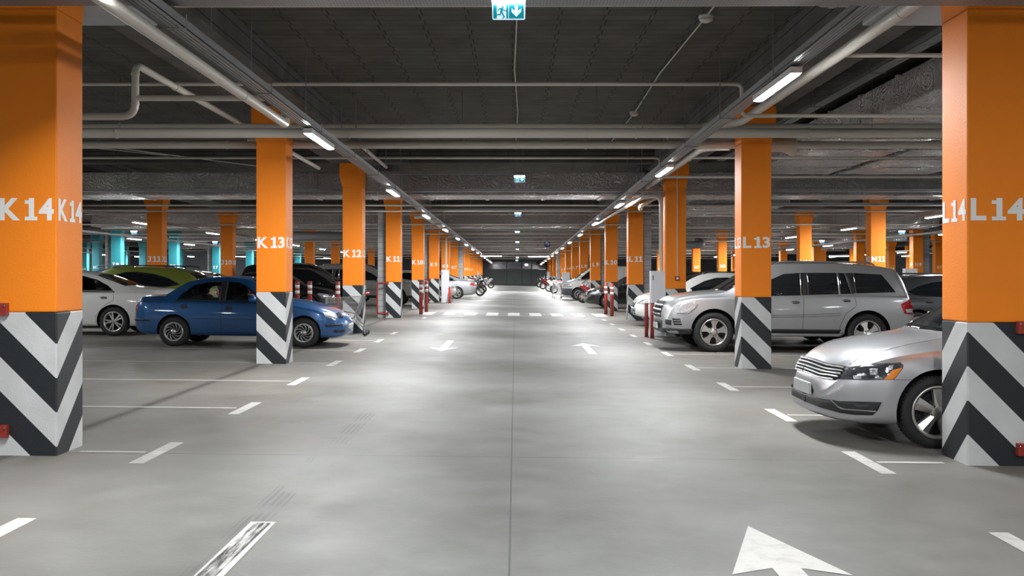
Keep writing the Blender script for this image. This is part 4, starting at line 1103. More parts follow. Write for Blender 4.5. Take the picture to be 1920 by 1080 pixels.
STYLES['sedan'] = dict(L=4.87, W=1.82, R=.325, Rr=.225, rim='ten', wheels=(1.10, 3.91), arch=.375, frontD=.75, frontK=.50, rearD=.45, rearK=.72, bulge=.16, rbulge=.08,
    zb=[(0,.42),(.08,.30),(.4,.22),(4.2,.20),(4.6,.20),(4.78,.21),(4.87,.25)],
    zt=[(0,.74),(.05,.92),(.16,1.06),(.5,1.10),(.85,1.13),(1.25,1.26),(1.75,1.415),(2.3,1.475),(2.8,1.46),(3.1,1.36),(3.45,1.165),(3.72,1.02),(4.1,.955),(4.45,.875),(4.68,.78),(4.80,.68),(4.87,.54)],
    zs=[(0,.66),(.06,.84),(.2,.93),(1.0,.955),(2.4,.935),(3.5,.90),(4.1,.83),(4.5,.745),(4.75,.62),(4.87,.44)],
    wt=[(0,.66),(.85,.66),(1.75,.56),(2.8,.555),(3.72,.70),(4.3,.72),(4.87,.62)], drop=[(0,.05),(1.7,.055),(2.8,.055),(3.7,.065),(4.87,.05)],
    windows=[[(1.12,1.005),(1.30,1.13),(1.58,1.26),(1.92,1.345),(2.24,1.37),(2.24,1.0)],[(2.30,1.0),(2.30,1.372),(2.70,1.36),(2.98,1.26),(3.30,1.07),(3.36,.985)]],
    windscreen=[(2.88,-.50),(3.05,-.55),(3.62,-.66),(3.70,-.35),(3.72,0),(3.70,.35),(3.62,.66),(3.05,.55),(2.88,.50),(2.84,0)],
    rearglass=[(.95,-.58),(1.62,-.50),(1.68,0),(1.62,.50),(.95,.58),(.88,0)], rear_mode='top',
    cabins=[[(1.20,1.02),(1.38,1.14),(1.62,1.245),(1.92,1.325),(2.20,1.345),(2.20,1.02)],[(2.34,1.02),(2.34,1.35),(2.68,1.335),(2.94,1.24),(3.22,1.07),(3.28,1.01)]], glass='clear_glass',
    seats=[(1.5,.80),(2.55,.80)],
    seams=[[(1.12,1.0),(1.10,.80),(1.28,.70),(1.50,.45),(1.50,.28)],[(2.27,1.37),(2.27,.28)],[(3.36,.98),(3.42,.75),(3.42,.28)]],
    topseams=[[(3.66,.62),(4.3,.70),(4.62,.62)],[(.12,.6),(.8,.68)]],
    handles=[(1.32,.86),(2.46,.85)], trims=[[(1.10,.985),(2.0,.985),(3.4,.97)]], trimmat='chrome', mirror=(3.30,.97),
    panels=[('tail_light','tail_red','left',[(.03,.86),(.34,.90),(.38,.80),(.10,.72),(.02,.74)],.006),
            ('tail_light','tail_red','rear',[(.45,.86),(.72,.88),(.80,.76),(.5,.74)],.006),
            ('headlight','lamp_glass','left',[(4.22,.70),(4.30,.755),(4.62,.70),(4.72,.60),(4.45,.60)],.006),
            ('number_plate','plate_white','rear',[(-.26,.62),(.26,.62),(.26,.73),(-.26,.73)],.01),
            ('grille','black_plastic','front',[(-.42,.54),(.42,.54),(.46,.68),(-.46,.68)],.010),('grille_bar','chrome','front',[(-.44,.60),(.44,.60),(.445,.625),(-.445,.625)],.016),('bumper_insert','black_plastic','rear',[(-.6,.34),(.6,.34),(.55,.42),(-.55,.42)],.006)])
STYLES['executive'] = dict(STYLES['sedan'], rim='five', Rr=.235, cabins=[], glass='car_glass', seats=[], panels=[p for p in STYLES['sedan']['panels'] if p[0] not in ('headlight', 'grille', 'grille_bar')])
STYLES['compact'] = dict(L=4.24, W=1.68, R=.292, Rr=.188, rim='swirl', wheels=(.87, 3.43), arch=.335, frontD=.8, frontK=.5, rearD=.4, rearK=.72, bulge=.14, rbulge=.07, shoulder=.05,
    zb=[(0,.42),(.08,.30),(.35,.23),(3.3,.20),(3.9,.19),(4.15,.21),(4.24,.27)],
    zt=[(0,.70),(.04,.88),(.12,.985),(.35,1.0),(.58,1.02),(.80,1.15),(1.08,1.30),(1.4,1.375),(1.9,1.40),(2.3,1.36),(2.62,1.17),(2.95,.965),(3.3,.915),(3.65,.835),(3.95,.735),(4.12,.64),(4.24,.50)],
    zs=[(0,.60),(.05,.78),(.2,.875),(1.0,.885),(2.4,.875),(3.0,.845),(3.5,.765),(3.9,.66),(4.15,.53),(4.24,.40)],
    wt=[(0,.60),(.6,.62),(1.2,.53),(2.2,.52),(2.95,.64),(3.5,.66),(4.24,.56)], drop=[(0,.05),(1.3,.055),(2.3,.055),(3.0,.06),(4.24,.045)],
    windows=[[(.90,.915),(1.00,1.06),(1.18,1.20),(1.42,1.27),(1.76,1.285),(1.76,.915)],[(1.86,.915),(1.86,1.285),(2.10,1.27),(2.30,1.17),(2.52,1.0),(2.56,.90)]],
    cabins=[[(.97,.93),(1.06,1.06),(1.22,1.18),(1.44,1.25),(1.73,1.262),(1.73,.93)],[(1.89,.93),(1.89,1.262),(2.09,1.25),(2.27,1.155),(2.47,1.0),(2.50,.93)]], glass='clear_glass', seats=[(1.22,.70),(2.05,.70)],
    windscreen=[(2.32,-.47),(2.48,-.52),(2.86,-.60),(2.93,-.3),(2.95,0),(2.93,.3),(2.86,.60),(2.48,.52),(2.32,.47),(2.28,0)],
    rearglass=[(.62,-.50),(1.06,-.45),(1.10,0),(1.06,.45),(.62,.50),(.58,0)], rear_mode='top',
    seams=[[(.90,.91),(.88,.76),(1.04,.66),(1.16,.50),(1.24,.36),(1.24,.26)],[(1.81,1.30),(1.81,.24)],[(2.58,.90),(2.62,.6),(2.62,.24)],[(.43,.80),(.60,.80),(.60,.68),(.43,.68),(.43,.80)],[(1.24,.555),(2.62,.545)]],
    topseams=[[(2.86,.60),(3.5,.62),(4.0,.50)]],
    handles=[], handlemat='black_plastic', mirror=(2.50,.90), trims=[[(.88,.898),(1.8,.895),(2.58,.885)]],
    panels=[('door_pillar','black_plastic','left',[(1.745,.905),(1.745,1.285),(1.875,1.285),(1.875,.905)],.004),('door_handle_recess','black_plastic','left',[(1.0,.775),(1.04,.75),(1.12,.75),(1.15,.785),(1.11,.825),(1.03,.825)],.006),('door_handle_recess','black_plastic','left',[(1.88,.745),(1.92,.72),(2.0,.72),(2.03,.755),(1.99,.795),(1.91,.795)],.006),('tail_light','tail_red','left',[(.02,.86),(.12,.87),(.14,.72),(.05,.68),(.01,.72)],.008),
            ('tail_light','tail_red','rear',[(.4,.84),(.70,.86),(.74,.70),(.4,.70)],.008),
            ('rubbing_strip','black_plastic','left',[(.02,.545),(.40,.53),(.40,.495),(.02,.50)],.014),
            ('rubbing_strip','black_plastic','left',[(3.84,.455),(4.12,.475),(4.17,.435),(3.86,.415)],.014),
            ('number_plate','plate_white','front',[(-.24,.34),(.24,.34),(.24,.45),(-.24,.45)],.02)])
STYLES['suv'] = dict(L=5.02, W=1.92, R=.392, Rr=.262, rim='star', wheels=(.98, 4.0), arch=.455, frontD=.42, frontK=.74, rearD=.30, rearK=.88, bulge=.12, rbulge=.05, shoulder=.045,
    zb=[(0,.50),(.08,.44),(.5,.36),(4.3,.34),(4.85,.34),(5.02,.38)],
    zt=[(0,.80),(.03,1.02),(.10,1.25),(.25,1.55),(.40,1.70),(.9,1.77),(1.8,1.80),(2.7,1.785),(3.1,1.66),(3.5,1.40),(3.85,1.215),(4.2,1.18),(4.6,1.115),(4.86,1.03),(4.96,.94),(5.02,.74)],
    zs=[(0,.72),(.05,.95),(.2,1.13),(1.2,1.145),(2.6,1.10),(3.6,1.07),(4.2,1.06),(4.6,1.0),(4.85,.91),(5.02,.62)],
    wt=[(0,.78),(.3,.72),(.9,.68),(2.7,.66),(3.8,.76),(4.5,.80),(5.02,.76)], drop=[(0,.06),(2.7,.07),(3.9,.09),(5.02,.05)],
    windows=[[(.42,1.215),(.66,1.56),(1.22,1.585),(1.20,1.185)],[(1.30,1.175),(1.40,1.58),(1.50,1.585),(1.50,1.17)],[(1.55,1.165),(1.55,1.585),(2.14,1.58),(2.14,1.145)],[(2.29,1.135),(2.29,1.575),(2.58,1.555),(2.95,1.40),(3.30,1.17),(3.34,1.10)]],
    windscreen=[(2.82,-.60),(3.05,-.66),(3.72,-.74),(3.82,-.4),(3.86,0),(3.82,.4),(3.72,.74),(3.05,.66),(2.82,.60),(2.76,0)],
    rearglass=[(-.62,1.18),(.62,1.18),(.56,1.58),(-.56,1.58)], rear_mode='rear',
    seams=[[(1.26,1.17),(1.20,.95),(1.42,.78),(1.52,.55),(1.54,.42)],[(2.22,1.58),(2.24,1.14),(2.26,.42)],[(3.36,1.10),(3.48,.85),(3.50,.42)],[(3.50,.72),(2.24,.755),(1.52,.79)],[(3.50,.685),(2.24,.715),(1.52,.745)]],
    topseams=[[(3.78,.70),(4.4,.74),(4.8,.62)]],
    handles=[(1.40,1.04),(2.40,1.00)], mirror=(3.32,1.10), trims=[],
    rails=(.75, 2.75, 1.80, .62), railmat='tray_steel',
    panels=[('pillar_cover','black_plastic','left',[(2.15,1.145),(2.15,1.58),(2.28,1.575),(2.28,1.14)],.004),
            ('pillar_cover','black_plastic','left',[(1.21,1.185),(1.23,1.585),(1.39,1.58),(1.29,1.175)],.004),
            ('chrome_strip','chrome','left',[(1.505,1.17),(1.505,1.58),(1.535,1.58),(1.54,1.165)],.008),
            ('chrome_strip','chrome','left',[(2.30,1.14),(2.285,1.40),(2.25,1.57),(2.235,1.57),(2.27,1.14)],.009),
            ('sill','black_plastic','left',[(1.50,.36),(1.50,.47),(3.50,.47),(3.50,.36)],.006),
            ('tail_light','tail_red','left',[(.05,1.14),(.34,.98),(.27,.80),(.06,.77),(.01,.95)],.010),
            ('tail_lens','lamp_glass','left',[(.10,.90),(.25,.885),(.23,.82),(.11,.81)],.015),('tail_light','tail_red','rear',[(.62,1.10),(.84,1.12),(.86,.84),(.66,.82)],.008),
            ('grille','dark_void','front',[(-.46,.66),(.46,.66),(.54,.97),(-.54,.97)],.012),('grille_bar','satin_metal','front',[(-.50,.88),(.50,.88),(.51,.915),(-.51,.915)],.028),('grille_bar','satin_metal','front',[(-.48,.79),(.48,.79),(.49,.825),(-.49,.825)],.028),('grille_bar','satin_metal','front',[(-.46,.70),(.46,.70),(.47,.735),(-.47,.735)],.028),('lower_grille','black_plastic','front',[(-.55,.47),(.55,.47),(.52,.60),(-.52,.60)],.010),('front_skirt','black_plastic','left',[(4.42,.345),(4.42,.46),(4.90,.47),(4.97,.39),(4.9,.35)],.008),('front_skirt','black_plastic','front',[(-.80,.36),(-.80,.46),(.80,.46),(.80,.36)],.008)])
STYLES['crossover'] = dict(L=4.45, W=1.80, R=.335, Rr=.225, rim='five', wheels=(.92, 3.55), arch=.395, frontD=.6, frontK=.55, rearD=.35, rearK=.82, bulge=.14, rbulge=.06,
    zb=[(0,.46),(.08,.38),(.4,.28),(3.9,.26),(4.3,.28),(4.45,.36)],
    zt=[(0,.76),(.03,.96),(.12,1.14),(.35,1.36),(.6,1.49),(1.2,1.57),(1.9,1.60),(2.4,1.575),(2.8,1.44),(3.15,1.22),(3.4,1.085),(3.8,1.02),(4.15,.91),(4.33,.80),(4.45,.60)],
    zs=[(0,.70),(.05,.90),(.2,1.02),(1.2,1.0),(2.4,.965),(3.2,.94),(3.8,.87),(4.2,.74),(4.45,.50)],
    wt=[(0,.70),(.35,.66),(.9,.58),(2.3,.57),(3.3,.68),(4.0,.70),(4.45,.60)], drop=[(0,.05),(2.4,.06),(3.4,.07),(4.45,.05)],
    windows=[[(.62,1.12),(.95,1.28),(1.35,1.39),(1.80,1.44),(2.10,1.43),(2.45,1.33),(2.95,1.08),(3.05,1.0),(2.0,1.02),(1.0,1.05)]],
    windscreen=[(2.46,-.52),(2.62,-.56),(3.26,-.66),(3.36,-.35),(3.40,0),(3.36,.35),(3.26,.66),(2.62,.56),(2.46,.52),(2.42,0)],
    rearglass=[(-.60,1.10),(.60,1.10),(.52,1.42),(-.52,1.42)], rear_mode='rear',
    seams=[[(1.0,1.04),(1.0,.75),(1.3,.5),(1.34,.32)],[(2.02,1.43),(2.05,.32)],[(3.05,1.0),(3.12,.7),(3.1,.32)]],
    topseams=[[(3.3,.62),(3.9,.66),(4.2,.55)]],
    handles=[(1.20,.92),(2.20,.90)], handlemat='black_plastic', mirror=(2.98,.99), rails=(.55, 2.45, 1.60, .55),
    panels=[('tail_light','tail_red','left',[(.03,1.02),(.22,1.04),(.26,.88),(.02,.82)],.008),('tail_light','tail_red','rear',[(.55,1.02),(.78,1.04),(.8,.84),(.58,.84)],.008),
            ('headlight','lamp_glass','left',[(3.86,.76),(3.95,.83),(4.22,.77),(4.36,.66),(4.1,.64)],.008),
            ('grille','black_plastic','front',[(-.36,.56),(.36,.56),(.40,.72),(-.40,.72)],.008),
            ('lower_grille','black_plastic','front',[(-.5,.36),(.5,.36),(.46,.46),(-.46,.46)],.008),
            ('number_plate','plate_white','front',[(-.26,.47),(.26,.47),(.26,.56),(-.26,.56)],.02)])
STYLES['van'] = dict(L=4.9, W=1.9, R=.335, Rr=.215, rim='swirl', wheels=(1.0, 4.0), arch=.40, frontD=.6, frontK=.62, rearD=.2, rearK=.9, bulge=.13, rbulge=.03, shoulder=.04,
    zb=[(0,.40),(.08,.34),(.5,.28),(4.4,.24),(4.75,.26),(4.9,.38)],
    zt=[(0,1.2),(.03,1.7),(.12,1.88),(.6,1.95),(3.0,1.95),(3.3,1.87),(3.7,1.58),(4.1,1.27),(4.35,1.13),(4.65,1.0),(4.82,.86),(4.9,.62)],
    zs=[(0,.95),(.05,1.1),(1.2,1.12),(3.2,1.10),(3.9,1.05),(4.4,.95),(4.75,.78),(4.9,.5)],
    wt=[(0,.80),(.6,.78),(3.1,.74),(3.9,.78),(4.4,.78),(4.9,.66)], drop=[(0,.09),(3.2,.09),(4.2,.07),(4.9,.05)],
    windows=[[(3.05,1.17),(3.05,1.66),(3.35,1.66),(3.80,1.30),(4.05,1.12)]],
    windscreen=[(3.34,-.66),(3.55,-.70),(4.14,-.74),(4.24,-.4),(4.27,0),(4.24,.4),(4.14,.74),(3.55,.70),(3.34,.66),(3.30,0)],
    rearglass=[(-.66,1.22),(.66,1.22),(.62,1.65),(-.62,1.65)], rear_mode='rear',
    seams=[[(2.98,1.85),(2.98,.35)],[(4.06,1.10),(4.0,.8)],[(1.5,1.8),(1.5,.4)]], handles=[(3.15,1.0)], handlemat='black_plastic', mirror=(3.98,1.15),
    panels=[('tail_light','tail_red','left',[(.02,1.4),(.10,1.4),(.10,.95),(.02,.95)],.008),
            ('headlight','lamp_glass','left',[(4.35,.74),(4.40,.88),(4.62,.88),(4.80,.74),(4.7,.70)],.008),
            ('headlight','lamp_glass','front',[(.46,.72),(.44,.86),(.68,.87),(.74,.74)],.008),
            ('front_bumper','sign_slate','left',[(4.34,.28),(4.34,.66),(4.88,.66),(4.86,.28)],.012),
            ('front_bumper','sign_slate','front',[(-.84,.28),(-.84,.64),(.84,.64),(.84,.28)],.012)])
mat('sign_slate', (.05, .06, .075), .55)
# ------------------------------------------------------------------ silver saloon beside column L14, right foreground
def local_inv(root): bpy.context.view_layer.update(); return root.matrix_world.inverted()
root, B = make_car('executive', 'paint_silver', 'silver saloon nosing out from behind column L14 on the right, blank front plate', 2.80, 9.74, -1)
CR = lambda pts, o=(1480,600), s=4.153: [(o[0]+a/s, o[1]+b_/s) for a, b_ in pts]
def traced(root, B, name, mats, items, mirror=True, parent=None, lab=None, merge=False):
    """parts cut from the body surface; each piece and each side of the car is a mesh of its own"""
    inv = local_inv(root); out = [None, None]
    def put(mb, sd):
        if not mb.v: print('TRACE EMPTY', name); return
        pr = root
        if parent: pr = parent[sd] or parent[0]
        o = mb.build(name, mats, pr); out[sd] = out[sd] or o
        if lab: o['label'] = lab
    one = MB()
    for it in items:
        kind, pts, arg = it[0], it[1], it[2]; mi = it[3] if len(it) > 3 else 0
        mb = one if merge else MB()
        if kind == 'patch': B.patch(mb, ('cam', inv), pts, off=arg, mi=mi)
        else: B.line(mb, ('cam', inv), pts, wd=arg[0], off=arg[1], mi=mi, rim=True)
        if not merge: put(mb, 0); m2 = MB(); m2.v = [(v[0], -v[1], v[2]) for v in mb.v]; m2.f = mb.f; m2.m = mb.m; m2.sm = mb.sm; put(m2, 1)
    if merge:
        n = len(one.v); one.v += [(v[0], -v[1], v[2]) for v in one.v]; one.f += [[i+n for i in f] for f in one.f]; one.m *= 2; one.sm *= 2; put(one, 0)
    return out
hl = traced(root, B, 'headlight', ['lamp_dark'], [('patch', CR([(385,462),(430,402),(470,374),(650,345),(860,333),(886,350),(884,375),(815,465),(600,468)]), .010)])
traced(root, B, 'turn_signal', ['amber'], [('patch', CR([(735,463),(812,463),(880,372),(800,392)]), .014)], parent=hl)
traced(root, B, 'lamp_reflector', ['lamp_glass'], [('patch', CR([(625,385),(690,380),(685,430),(630,430)]), .014), ('patch', CR([(500,435),(560,437),(565,462),(505,460)]), .014), ('patch', CR([(770,360),(810,352),(800,385),(765,400)]), .014)], parent=hl)
gr = traced(root, B, 'grille', ['dark_void'], [('patch', CR([(165,297),(300,345),(440,367),(395,450),(355,468),(230,440),(121,403),(140,345)]), .014)], lab='dark front grille with bright slats', merge=True)
traced(root, B, 'grille_slat', ['satin_metal'], [('line', CR([(166,312),(300,357),(436,382)]), (2.0,.026)), ('line', CR([(152,335),(280,380),(424,405)]), (2.2,.026)), ('line', CR([(142,358),(262,400),(408,426)]), (2.2,.026)), ('line', CR([(134,380),(248,422),(390,445)]), (2.2,.026)), ('line', CR([(124,402),(230,442),(352,467)]), (2.0,.024))], parent=gr, merge=True)
lg = traced(root, B, 'lower_grille', ['black_plastic'], [('patch', CR([(118,565),(200,600),(340,622),(380,632),(718,640),(690,700),(650,738),(520,736),(400,720),(250,680),(105,622)]), .016)], merge=True)
traced(root, B, 'chrome_strip', ['chrome'], [('line', CR([(115,570),(200,598),(335,620),(385,670),(440,690),(675,706)]), (1.5,.024))], parent=lg, merge=True)
inv = local_inv(root)
def plate(root, B, uv, name='number_plate', w_=.50, h_=.112, tilt=0):
    inv = local_inv(root); h = B.cast(('cam', inv), *uv)
    if not h: print('plate miss'); return
    x = B.S['L']+.012
    MB().box(x-.03, x, -w_/2, w_/2, h[0].z-h_/2, h[0].z+h_/2, bev=.004).build('number_plate', 'plate_white', root)
plate(root, B, CR([(175,530)])[0])
traced(root, B, 'bonnet_gap', ['black_plastic'], [('line', CR([(170,292),(300,340),(432,360),(470,372),(870,330)]), (1.0,.003)), ('line', CR([(812,466),(965,466)]), (.8,.003))], merge=True)
# ------------------------------------------------------------------ silver SUV beyond column L13
root, B = make_car('suv', 'paint_suv', 'large silver SUV with roof rails parked behind column L13', 2.88, 20.50, -1)
C2 = lambda pts: CR(pts, (1200,480), 5.4)
traced(root, B, 'headlight', ['lamp_glass'], [('patch', C2([(372,582),(400,525),(440,480),(500,462),(560,468),(585,495),(560,530),(505,578),(440,586)]), .010)])
traced(root, B, 'fog_lamp', ['black_plastic', 'chrome'], [('patch', C2([(325,630),(405,634),(425,700),(345,698)]), .008), ('line', C2([(330,652),(412,655)]), (1.6,.018), 1), ('line', C2([(335,675),(420,678)]), (1.6,.018), 1)])
traced(root, B, 'bumper_intake', ['black_plastic'], [('patch', C2([(258,640),(318,650),(318,700),(258,690)]), .008)])
plate(root, B, C2([(240,715)])[0])
MB().tube([(1.5,.93,.37),(1.56,1.0,.36),(3.44,1.0,.36),(3.5,.93,.37)], .03, 10, bend=.05).build('side_step', 'tray_steel', root)
MB().tube([(1.5,-.93,.37),(1.56,-1.0,.36),(3.44,-1.0,.36),(3.5,-.93,.37)], .03, 10, bend=.05).build('side_step', 'tray_steel', root)
# ------------------------------------------------------------------ blue saloon behind column K13
root, B = make_car('compact', 'paint_blue', 'blue saloon parked behind column K13 facing the aisle', -3.36, 20.42, 1)
C3 = lambda pts: CR(pts, (600,540), 10.8)
hl = traced(root, B, 'headlight', ['lamp_glass'], [('patch', C3([(60,505),(95,480),(170,475),(250,495),(310,530),(355,590),(340,622),(260,630),(180,612),(105,572)]), .010)])
gr = traced(root, B, 'grille', ['dark_void'], [('patch', C3([(335,515),(365,505),(410,580),(400,595),(380,590)]), .008), ('patch', C3([(375,490),(410,490),(455,570),(440,590),(415,570)]), .008)], merge=True)
traced(root, B, 'grille_surround', ['chrome'], [('line', C3([(360,500),(412,585)]), (1.6,.016)), ('line', C3([(325,515),(380,600),(450,600),(462,570)]), (1.2,.016))], parent=gr, merge=True)
traced(root, B, 'bumper_vent', ['black_plastic'], [('patch', C3([(270,880),(300,845),(380,850),(365,900),(300,915)]), .006), ('patch', C3([(385,870),(510,820),(510,880),(400,905)]), .006)])
# ------------------------------------------------------------------ cars behind and beyond
make_car('sedan', 'paint_grey', 'dark grey saloon whose bonnet shows just behind the silver SUV grille', 3.30, 22.95, -1)
make_car('sedan', 'paint_white', 'white saloon behind the blue saloon, tail towards column K13, left', -12.82, 23.30, -1)
make_car('crossover', 'paint_green', 'olive green crossover with black roof rails behind the white saloon', -12.45, 26.4, -1)
make_car('crossover', 'paint_navy', 'dark blue car whose roof shows over the blue saloon', -8.1, 29.1, 1)
make_car('sedan', 'paint_lightgrey', 'grey car whose roof shows right of the olive crossover', -12.6, 31.2, -1)
make_car('sedan', 'paint_black', 'black saloon nose behind the banded bollards, left of column K12', -6.1, 34.7, 1)
make_car('crossover', 'paint_black', 'black crossover beyond the black saloon, left of column K12', -5.7, 37.5, 1)
make_car('suv', 'paint_black', 'tall black SUV roof showing above the black saloons left of column K12', -6.1, 40.5, 1)
make_car('suv', 'paint_lightgrey', 'light grey tall estate car seen behind column K11', -4.15, 44.0, 1)
make_car('sedan', 'paint_silver', 'white-silver saloon with its tail out in the aisle beyond the left cabinet', -7.05, 56.6, -1)
make_car('crossover', 'paint_white', 'white car nose between the left cabinet and the silver tail', -3.05, 52.4, 1)
make_car('sedan', 'paint_red', 'dark red saloon far down the left side of the aisle', -2.5, 83, 1)
make_car('crossover', 'paint_white', 'white car far down the left side between two motorcycles', -2.9, 74.5, 1)
make_car('crossover', 'paint_white', 'white crossover nose behind the white cabinet, beyond the silver SUV', 3.42, 29.3, -1)
make_car('crossover', 'paint_grey', 'dark grey car right of the silver SUV, next to column L14', 13.25, 24.9, 1)
make_car('sedan', 'paint_black', 'black saloon nose beside column L10 on the right', 3.02, 43.6, -1)
make_car('van', 'paint_white', 'white van with a dark bumper by column L9 on the right', 2.6, 56.2, -1, cat='van')
make_car('crossover', 'paint_black', 'black estate far down the right side beyond the white van', 3.0, 64.5, -1)
for (st, pt, lab, x, y, f, c) in [
    ('crossover','paint_black','dark car roof on the far left behind the white saloon',-20.9,34.0,-1,'car'),
    ('sedan','paint_white','pale car roof on the far left before column I9',-24.6,41.5,-1,'car'),
    ('crossover','paint_silver','silver car roof far off between columns J11 and J10',-24.3,55.0,-1,'car'),
    ('sedan','paint_grey','dark car roof far off left of column J10',-24.0,62.0,-1,'car'),
    ('crossover','paint_navy','navy car between columns K12 and K11',-6.4,47.0,1,'car'),
    ('crossover','paint_black','black car just beyond column L11 on the right',4.3,37.4,-1,'car'),
    ('crossover','paint_silver','silver car roof beyond the silver SUV near column M10',13.3,35.8,1,'car'),
    ('sedan','paint_black','dark car roof far right under column N9',24.2,43.5,1,'car')]:
    make_car(st, pt, lab, x, y, f, cat=c)
# ------------------------------------------------------------------ motorcycles
def make_motorcycle(paint_, label, x, y, face, s=1.0):
    r = empty('motorcycle', (0,0,0), label, 'motorcycle', 'parked motorcycles'); on_ground(r, x-face*.0, y, 0 if face > 0 else PI)
    r.rotation_quaternion = r.rotation_quaternion @ Matrix.Rotation(.10, 3, 'X').to_quaternion()
    for wx in (-.68, .70):
        wh = MB().lathe([(.20,-.05),(.235,-.06),(.29,-.045),(.31,0),(.29,.045),(.235,.06),(.20,.05)], 28, o=(0,0,0)).build('wheel', 'tyre_rubber', r, (wx,0,.31))
        mb = MB().lathe([(.20,-.03),(.185,-.03),(.185,.03),(.20,.03)], 28).lathe([(0,-.05),(.03,-.05),(.03,.05),(0,.05)], 12).lathe([(.11,-.045),(.11,-.04),(.06,-.04)], 20)
        for k in range(5):
            st = len(mb.v); mb.box(-.012,.012,-.015,.015,.02,.195); mb.xf(Matrix.Rotation(2*PI*k/5, 4, 'Y'), st)
        mb.build('rim', 'alloy', wh)
    mb = MB()
    def loft(sec):      # (x, zlow, zhigh, halfwidth)
        vs = []; fs = []; n = 12
        for (x_, zl, zh, hw) in sec:
            for k in range(n):
                a = 2*PI*k/n; vs.append((x_, math.cos(a)*hw, (zl+zh)/2+math.sin(a)*(zh-zl)/2))
        for i in range(len(sec)-1):
            for k in range(n): fs.append((i*n+k, i*n+(k+1)%n, (i+1)*n+(k+1)%n, (i+1)*n+k))
        fs += [tuple(range(n)), tuple((len(sec)-1)*n+k for k in range(n))]
        mb.add(vs, fs, 0, True)
    loft([(-.05,.72,.86,.10),(.08,.70,.93,.16),(.28,.70,.98,.17),(.42,.74,.94,.12)]); mb.build('fuel_tank', paint_, r); mb = MB()
    loft([(.12,.32,.50,.12),(.32,.28,.68,.16),(.50,.36,.84,.15),(.68,.62,.95,.11),(.80,.74,.93,.07),(.86,.79,.88,.03)]); mb.build('fairing', paint_, r); mb = MB()
    loft([(-.85,.88,.96,.04),(-.6,.80,.92,.12),(-.2,.72,.80,.15),(0,.72,.80,.12)]); mb.build('seat', 'black_plastic', r); mb = MB()
    MB().box(-.15,.28,-.15,.15,.28,.62, bev=.05).build('engine', 'post_steel', r)
    MB().tube([(.70,-.09,.31),(.50,-.09,.95)], .022, 8).tube([(.70,.09,.31),(.50,.09,.95)], .022, 8).build('front_fork', 'chrome', r)
    MB().tube([(-.68,.09,.31),(-.1,.09,.42)], .025, 8).tube([(-.68,-.09,.31),(-.1,-.09,.42)], .025, 8).build('swing_arm', 'alloy', r)
    MB().tube([(.36,.36,.98),(.46,.2,1.02),(.48,0,1.0),(.46,-.2,1.02),(.36,-.36,.98)], .016, 8).build('handlebar', 'black_plastic', r)
    MB().tube([(.1,-.16,.35),(-.4,-.18,.38),(-.85,-.2,.5)], .045, 10).build('exhaust', 'chrome', r)
    MB().prism([(.62,1.0),(.80,1.0),(.55,1.22)], -.11, .11).build('windshield', 'clear_glass', r)
    MB().lathe([(0,.0),(.07,.0),(.08,-.03)], 14, axis='x', o=(.90,0,.84)).build('headlight', 'lamp_glass', r)
    for sg in (-1, 1): MB().tube([(.5,sg*.2,1.0),(.52,sg*.28,1.14)], .007, 6).lathe([(0,-.01),(.05,-.01),(.05,.01),(0,.01)], 12, axis='x', o=(.52,sg*.3,1.16)).build('mirror', 'black_plastic', r)
    return r
make_motorcycle('paint_red', 'red motorcycle beside the white van, under column L9', 4.15, 50.6, -1)
make_motorcycle('paint_white', 'white-tanked motorcycle beyond the black estate, right side', 3.5, 72.0, -1)
make_motorcycle('paint_white', 'pale motorcycle further down the right side', 3.35, 78.0, -1)
make_motorcycle('paint_red', 'dark red motorcycle nearly at the end on the right', 3.2, 90.0, -1)
make_motorcycle('paint_black', 'black motorcycle by the end shutter on the right', 3.1, 99.0, -1)
make_motorcycle('paint_black', 'black motorcycle just past the silver tail on the left', -2.9, 62.5, 1)
make_motorcycle('paint_black', 'dark motorcycle between the white car and the red saloon, left', -3.0, 70.0, 1)
make_motorcycle('paint_white', 'tall motorcycle at the far end of the left side', -2.95, 92.0, 1)
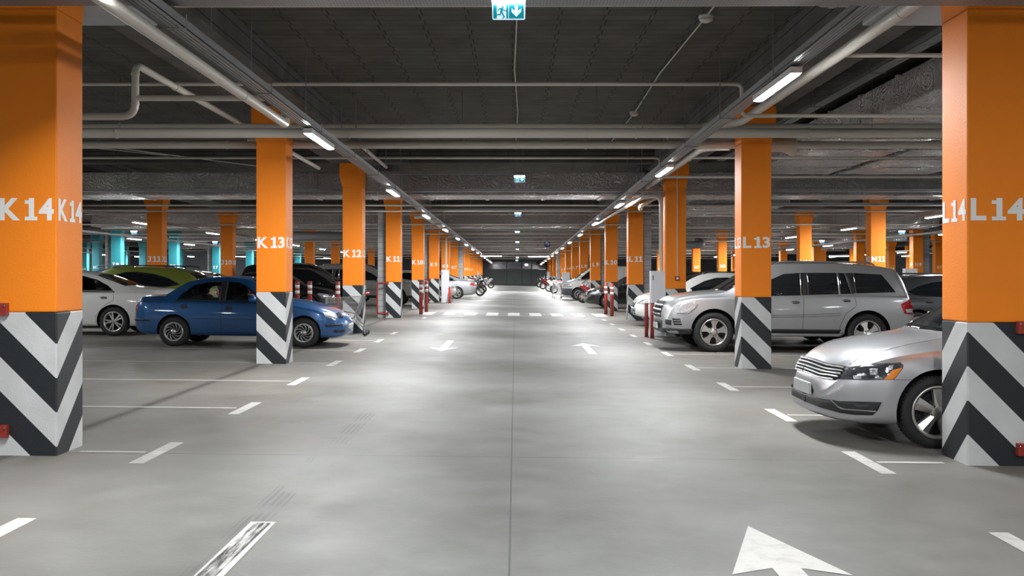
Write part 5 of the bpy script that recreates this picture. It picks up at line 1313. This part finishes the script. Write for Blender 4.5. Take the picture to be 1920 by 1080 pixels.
# ------------------------------------------------------------------ shopping trolleys
def make_trolley(label, x, y, rz, group='shopping trolleys'):
    r = empty('shopping_trolley', (0,0,0), label, 'shopping trolley', group); on_ground(r, x, y, rz)
    # handle end at +x; basket narrows towards -x
    def P(t, s_, v):       # t 0 handle..1 front, s -1..1 side, v 0 bottom..1 top
        x_ = .36-.88*t + (1-v)*(.0 if t > .5 else -.10)
        hw = .27-.08*t - .04*(1-v)
        zb_, zt_ = .50+.12*t, .93-.06*t
        return Vector((x_, s_*hw, zb_+(zt_-zb_)*v))
    mb = MB(); w0 = .0036
    for s_ in (-1, 1):
        for i in range(27): mb.tube([P(i/26, s_, 0), P(i/26, s_, 1)], w0, 4, cap=False)
        for v in (0, .33, .62, 1): mb.tube([P(0, s_, v), P(1, s_, v)], .0045 if v in (0, 1) else w0, 5)
    for i in range(12):
        q = -1+2*i/11; mb.tube([P(0, q, 0), P(1, q, 0)], w0, 4, cap=False); mb.tube([P(1, q, 0), P(1, q, 1)], w0, 4, cap=False); mb.tube([P(0, q, 0), P(0, q, 1)], w0, 4, cap=False)
    for t in (0, .33, .66, 1): mb.tube([P(t, -1, 0), P(t, 1, 0)], w0, 4)
    mb.tube([P(1,-1,1), P(1,1,1)], .006, 6).tube([P(0,-1,1), P(0,1,1)], .006, 6)
    mb.build('basket', 'wire_steel', r)
    fr = MB()
    for s_ in (-1, 1):
        fr.tube([(.44, s_*.28, 1.0), (.36, s_*.28, .97), (.16, s_*.25, .42), (.42, s_*.27, .16)], .017, 8, bend=.05)
        fr.tube([(.16, s_*.25, .42), (-.48, s_*.19, .22)], .012, 8)
    fr.tube([(-.48,-.19,.22),(-.48,.19,.22)], .011, 8).tube([(.16,-.25,.42),(.16,.25,.42)], .011, 8)
    fr.build('frame', 'wire_steel', r)
    MB().tube([(.44,-.29,1.0),(.44,.29,1.0)], .017, 10).lathe([(0,-.02),(.03,-.02),(.03,.02),(0,.02)], 12, o=(.44,.29,1.0)).lathe([(0,-.02),(.03,-.02),(.03,.02),(0,.02)], 12, o=(.44,-.29,1.0)).build('handle', 'bright_red', r)
    for (cx_, cy_) in ((.42,.27),(.42,-.27),(-.48,.19),(-.48,-.19)):
        c = MB().lathe([(0,-.016),(.052,-.016),(.060,-.008),(.060,.008),(.052,.016),(0,.016)], 20, o=(cx_,cy_,.06)).build('castor', 'black_plastic', r)
        MB().box(cx_-.012,cx_+.012,cy_-.024,cy_-.019,.05,.17).box(cx_-.012,cx_+.012,cy_+.019,cy_+.024,.05,.17).box(cx_-.02,cx_+.02,cy_-.026,cy_+.026,.16,.175).build('fork', 'wire_steel', c)
    return r
make_trolley('wire shopping trolley with a red handle in front of column K12', -3.95, 23.55, .05)
make_trolley('small wire shopping trolley far off beside the white van bumper', 2.5, 59.2, 1.57)
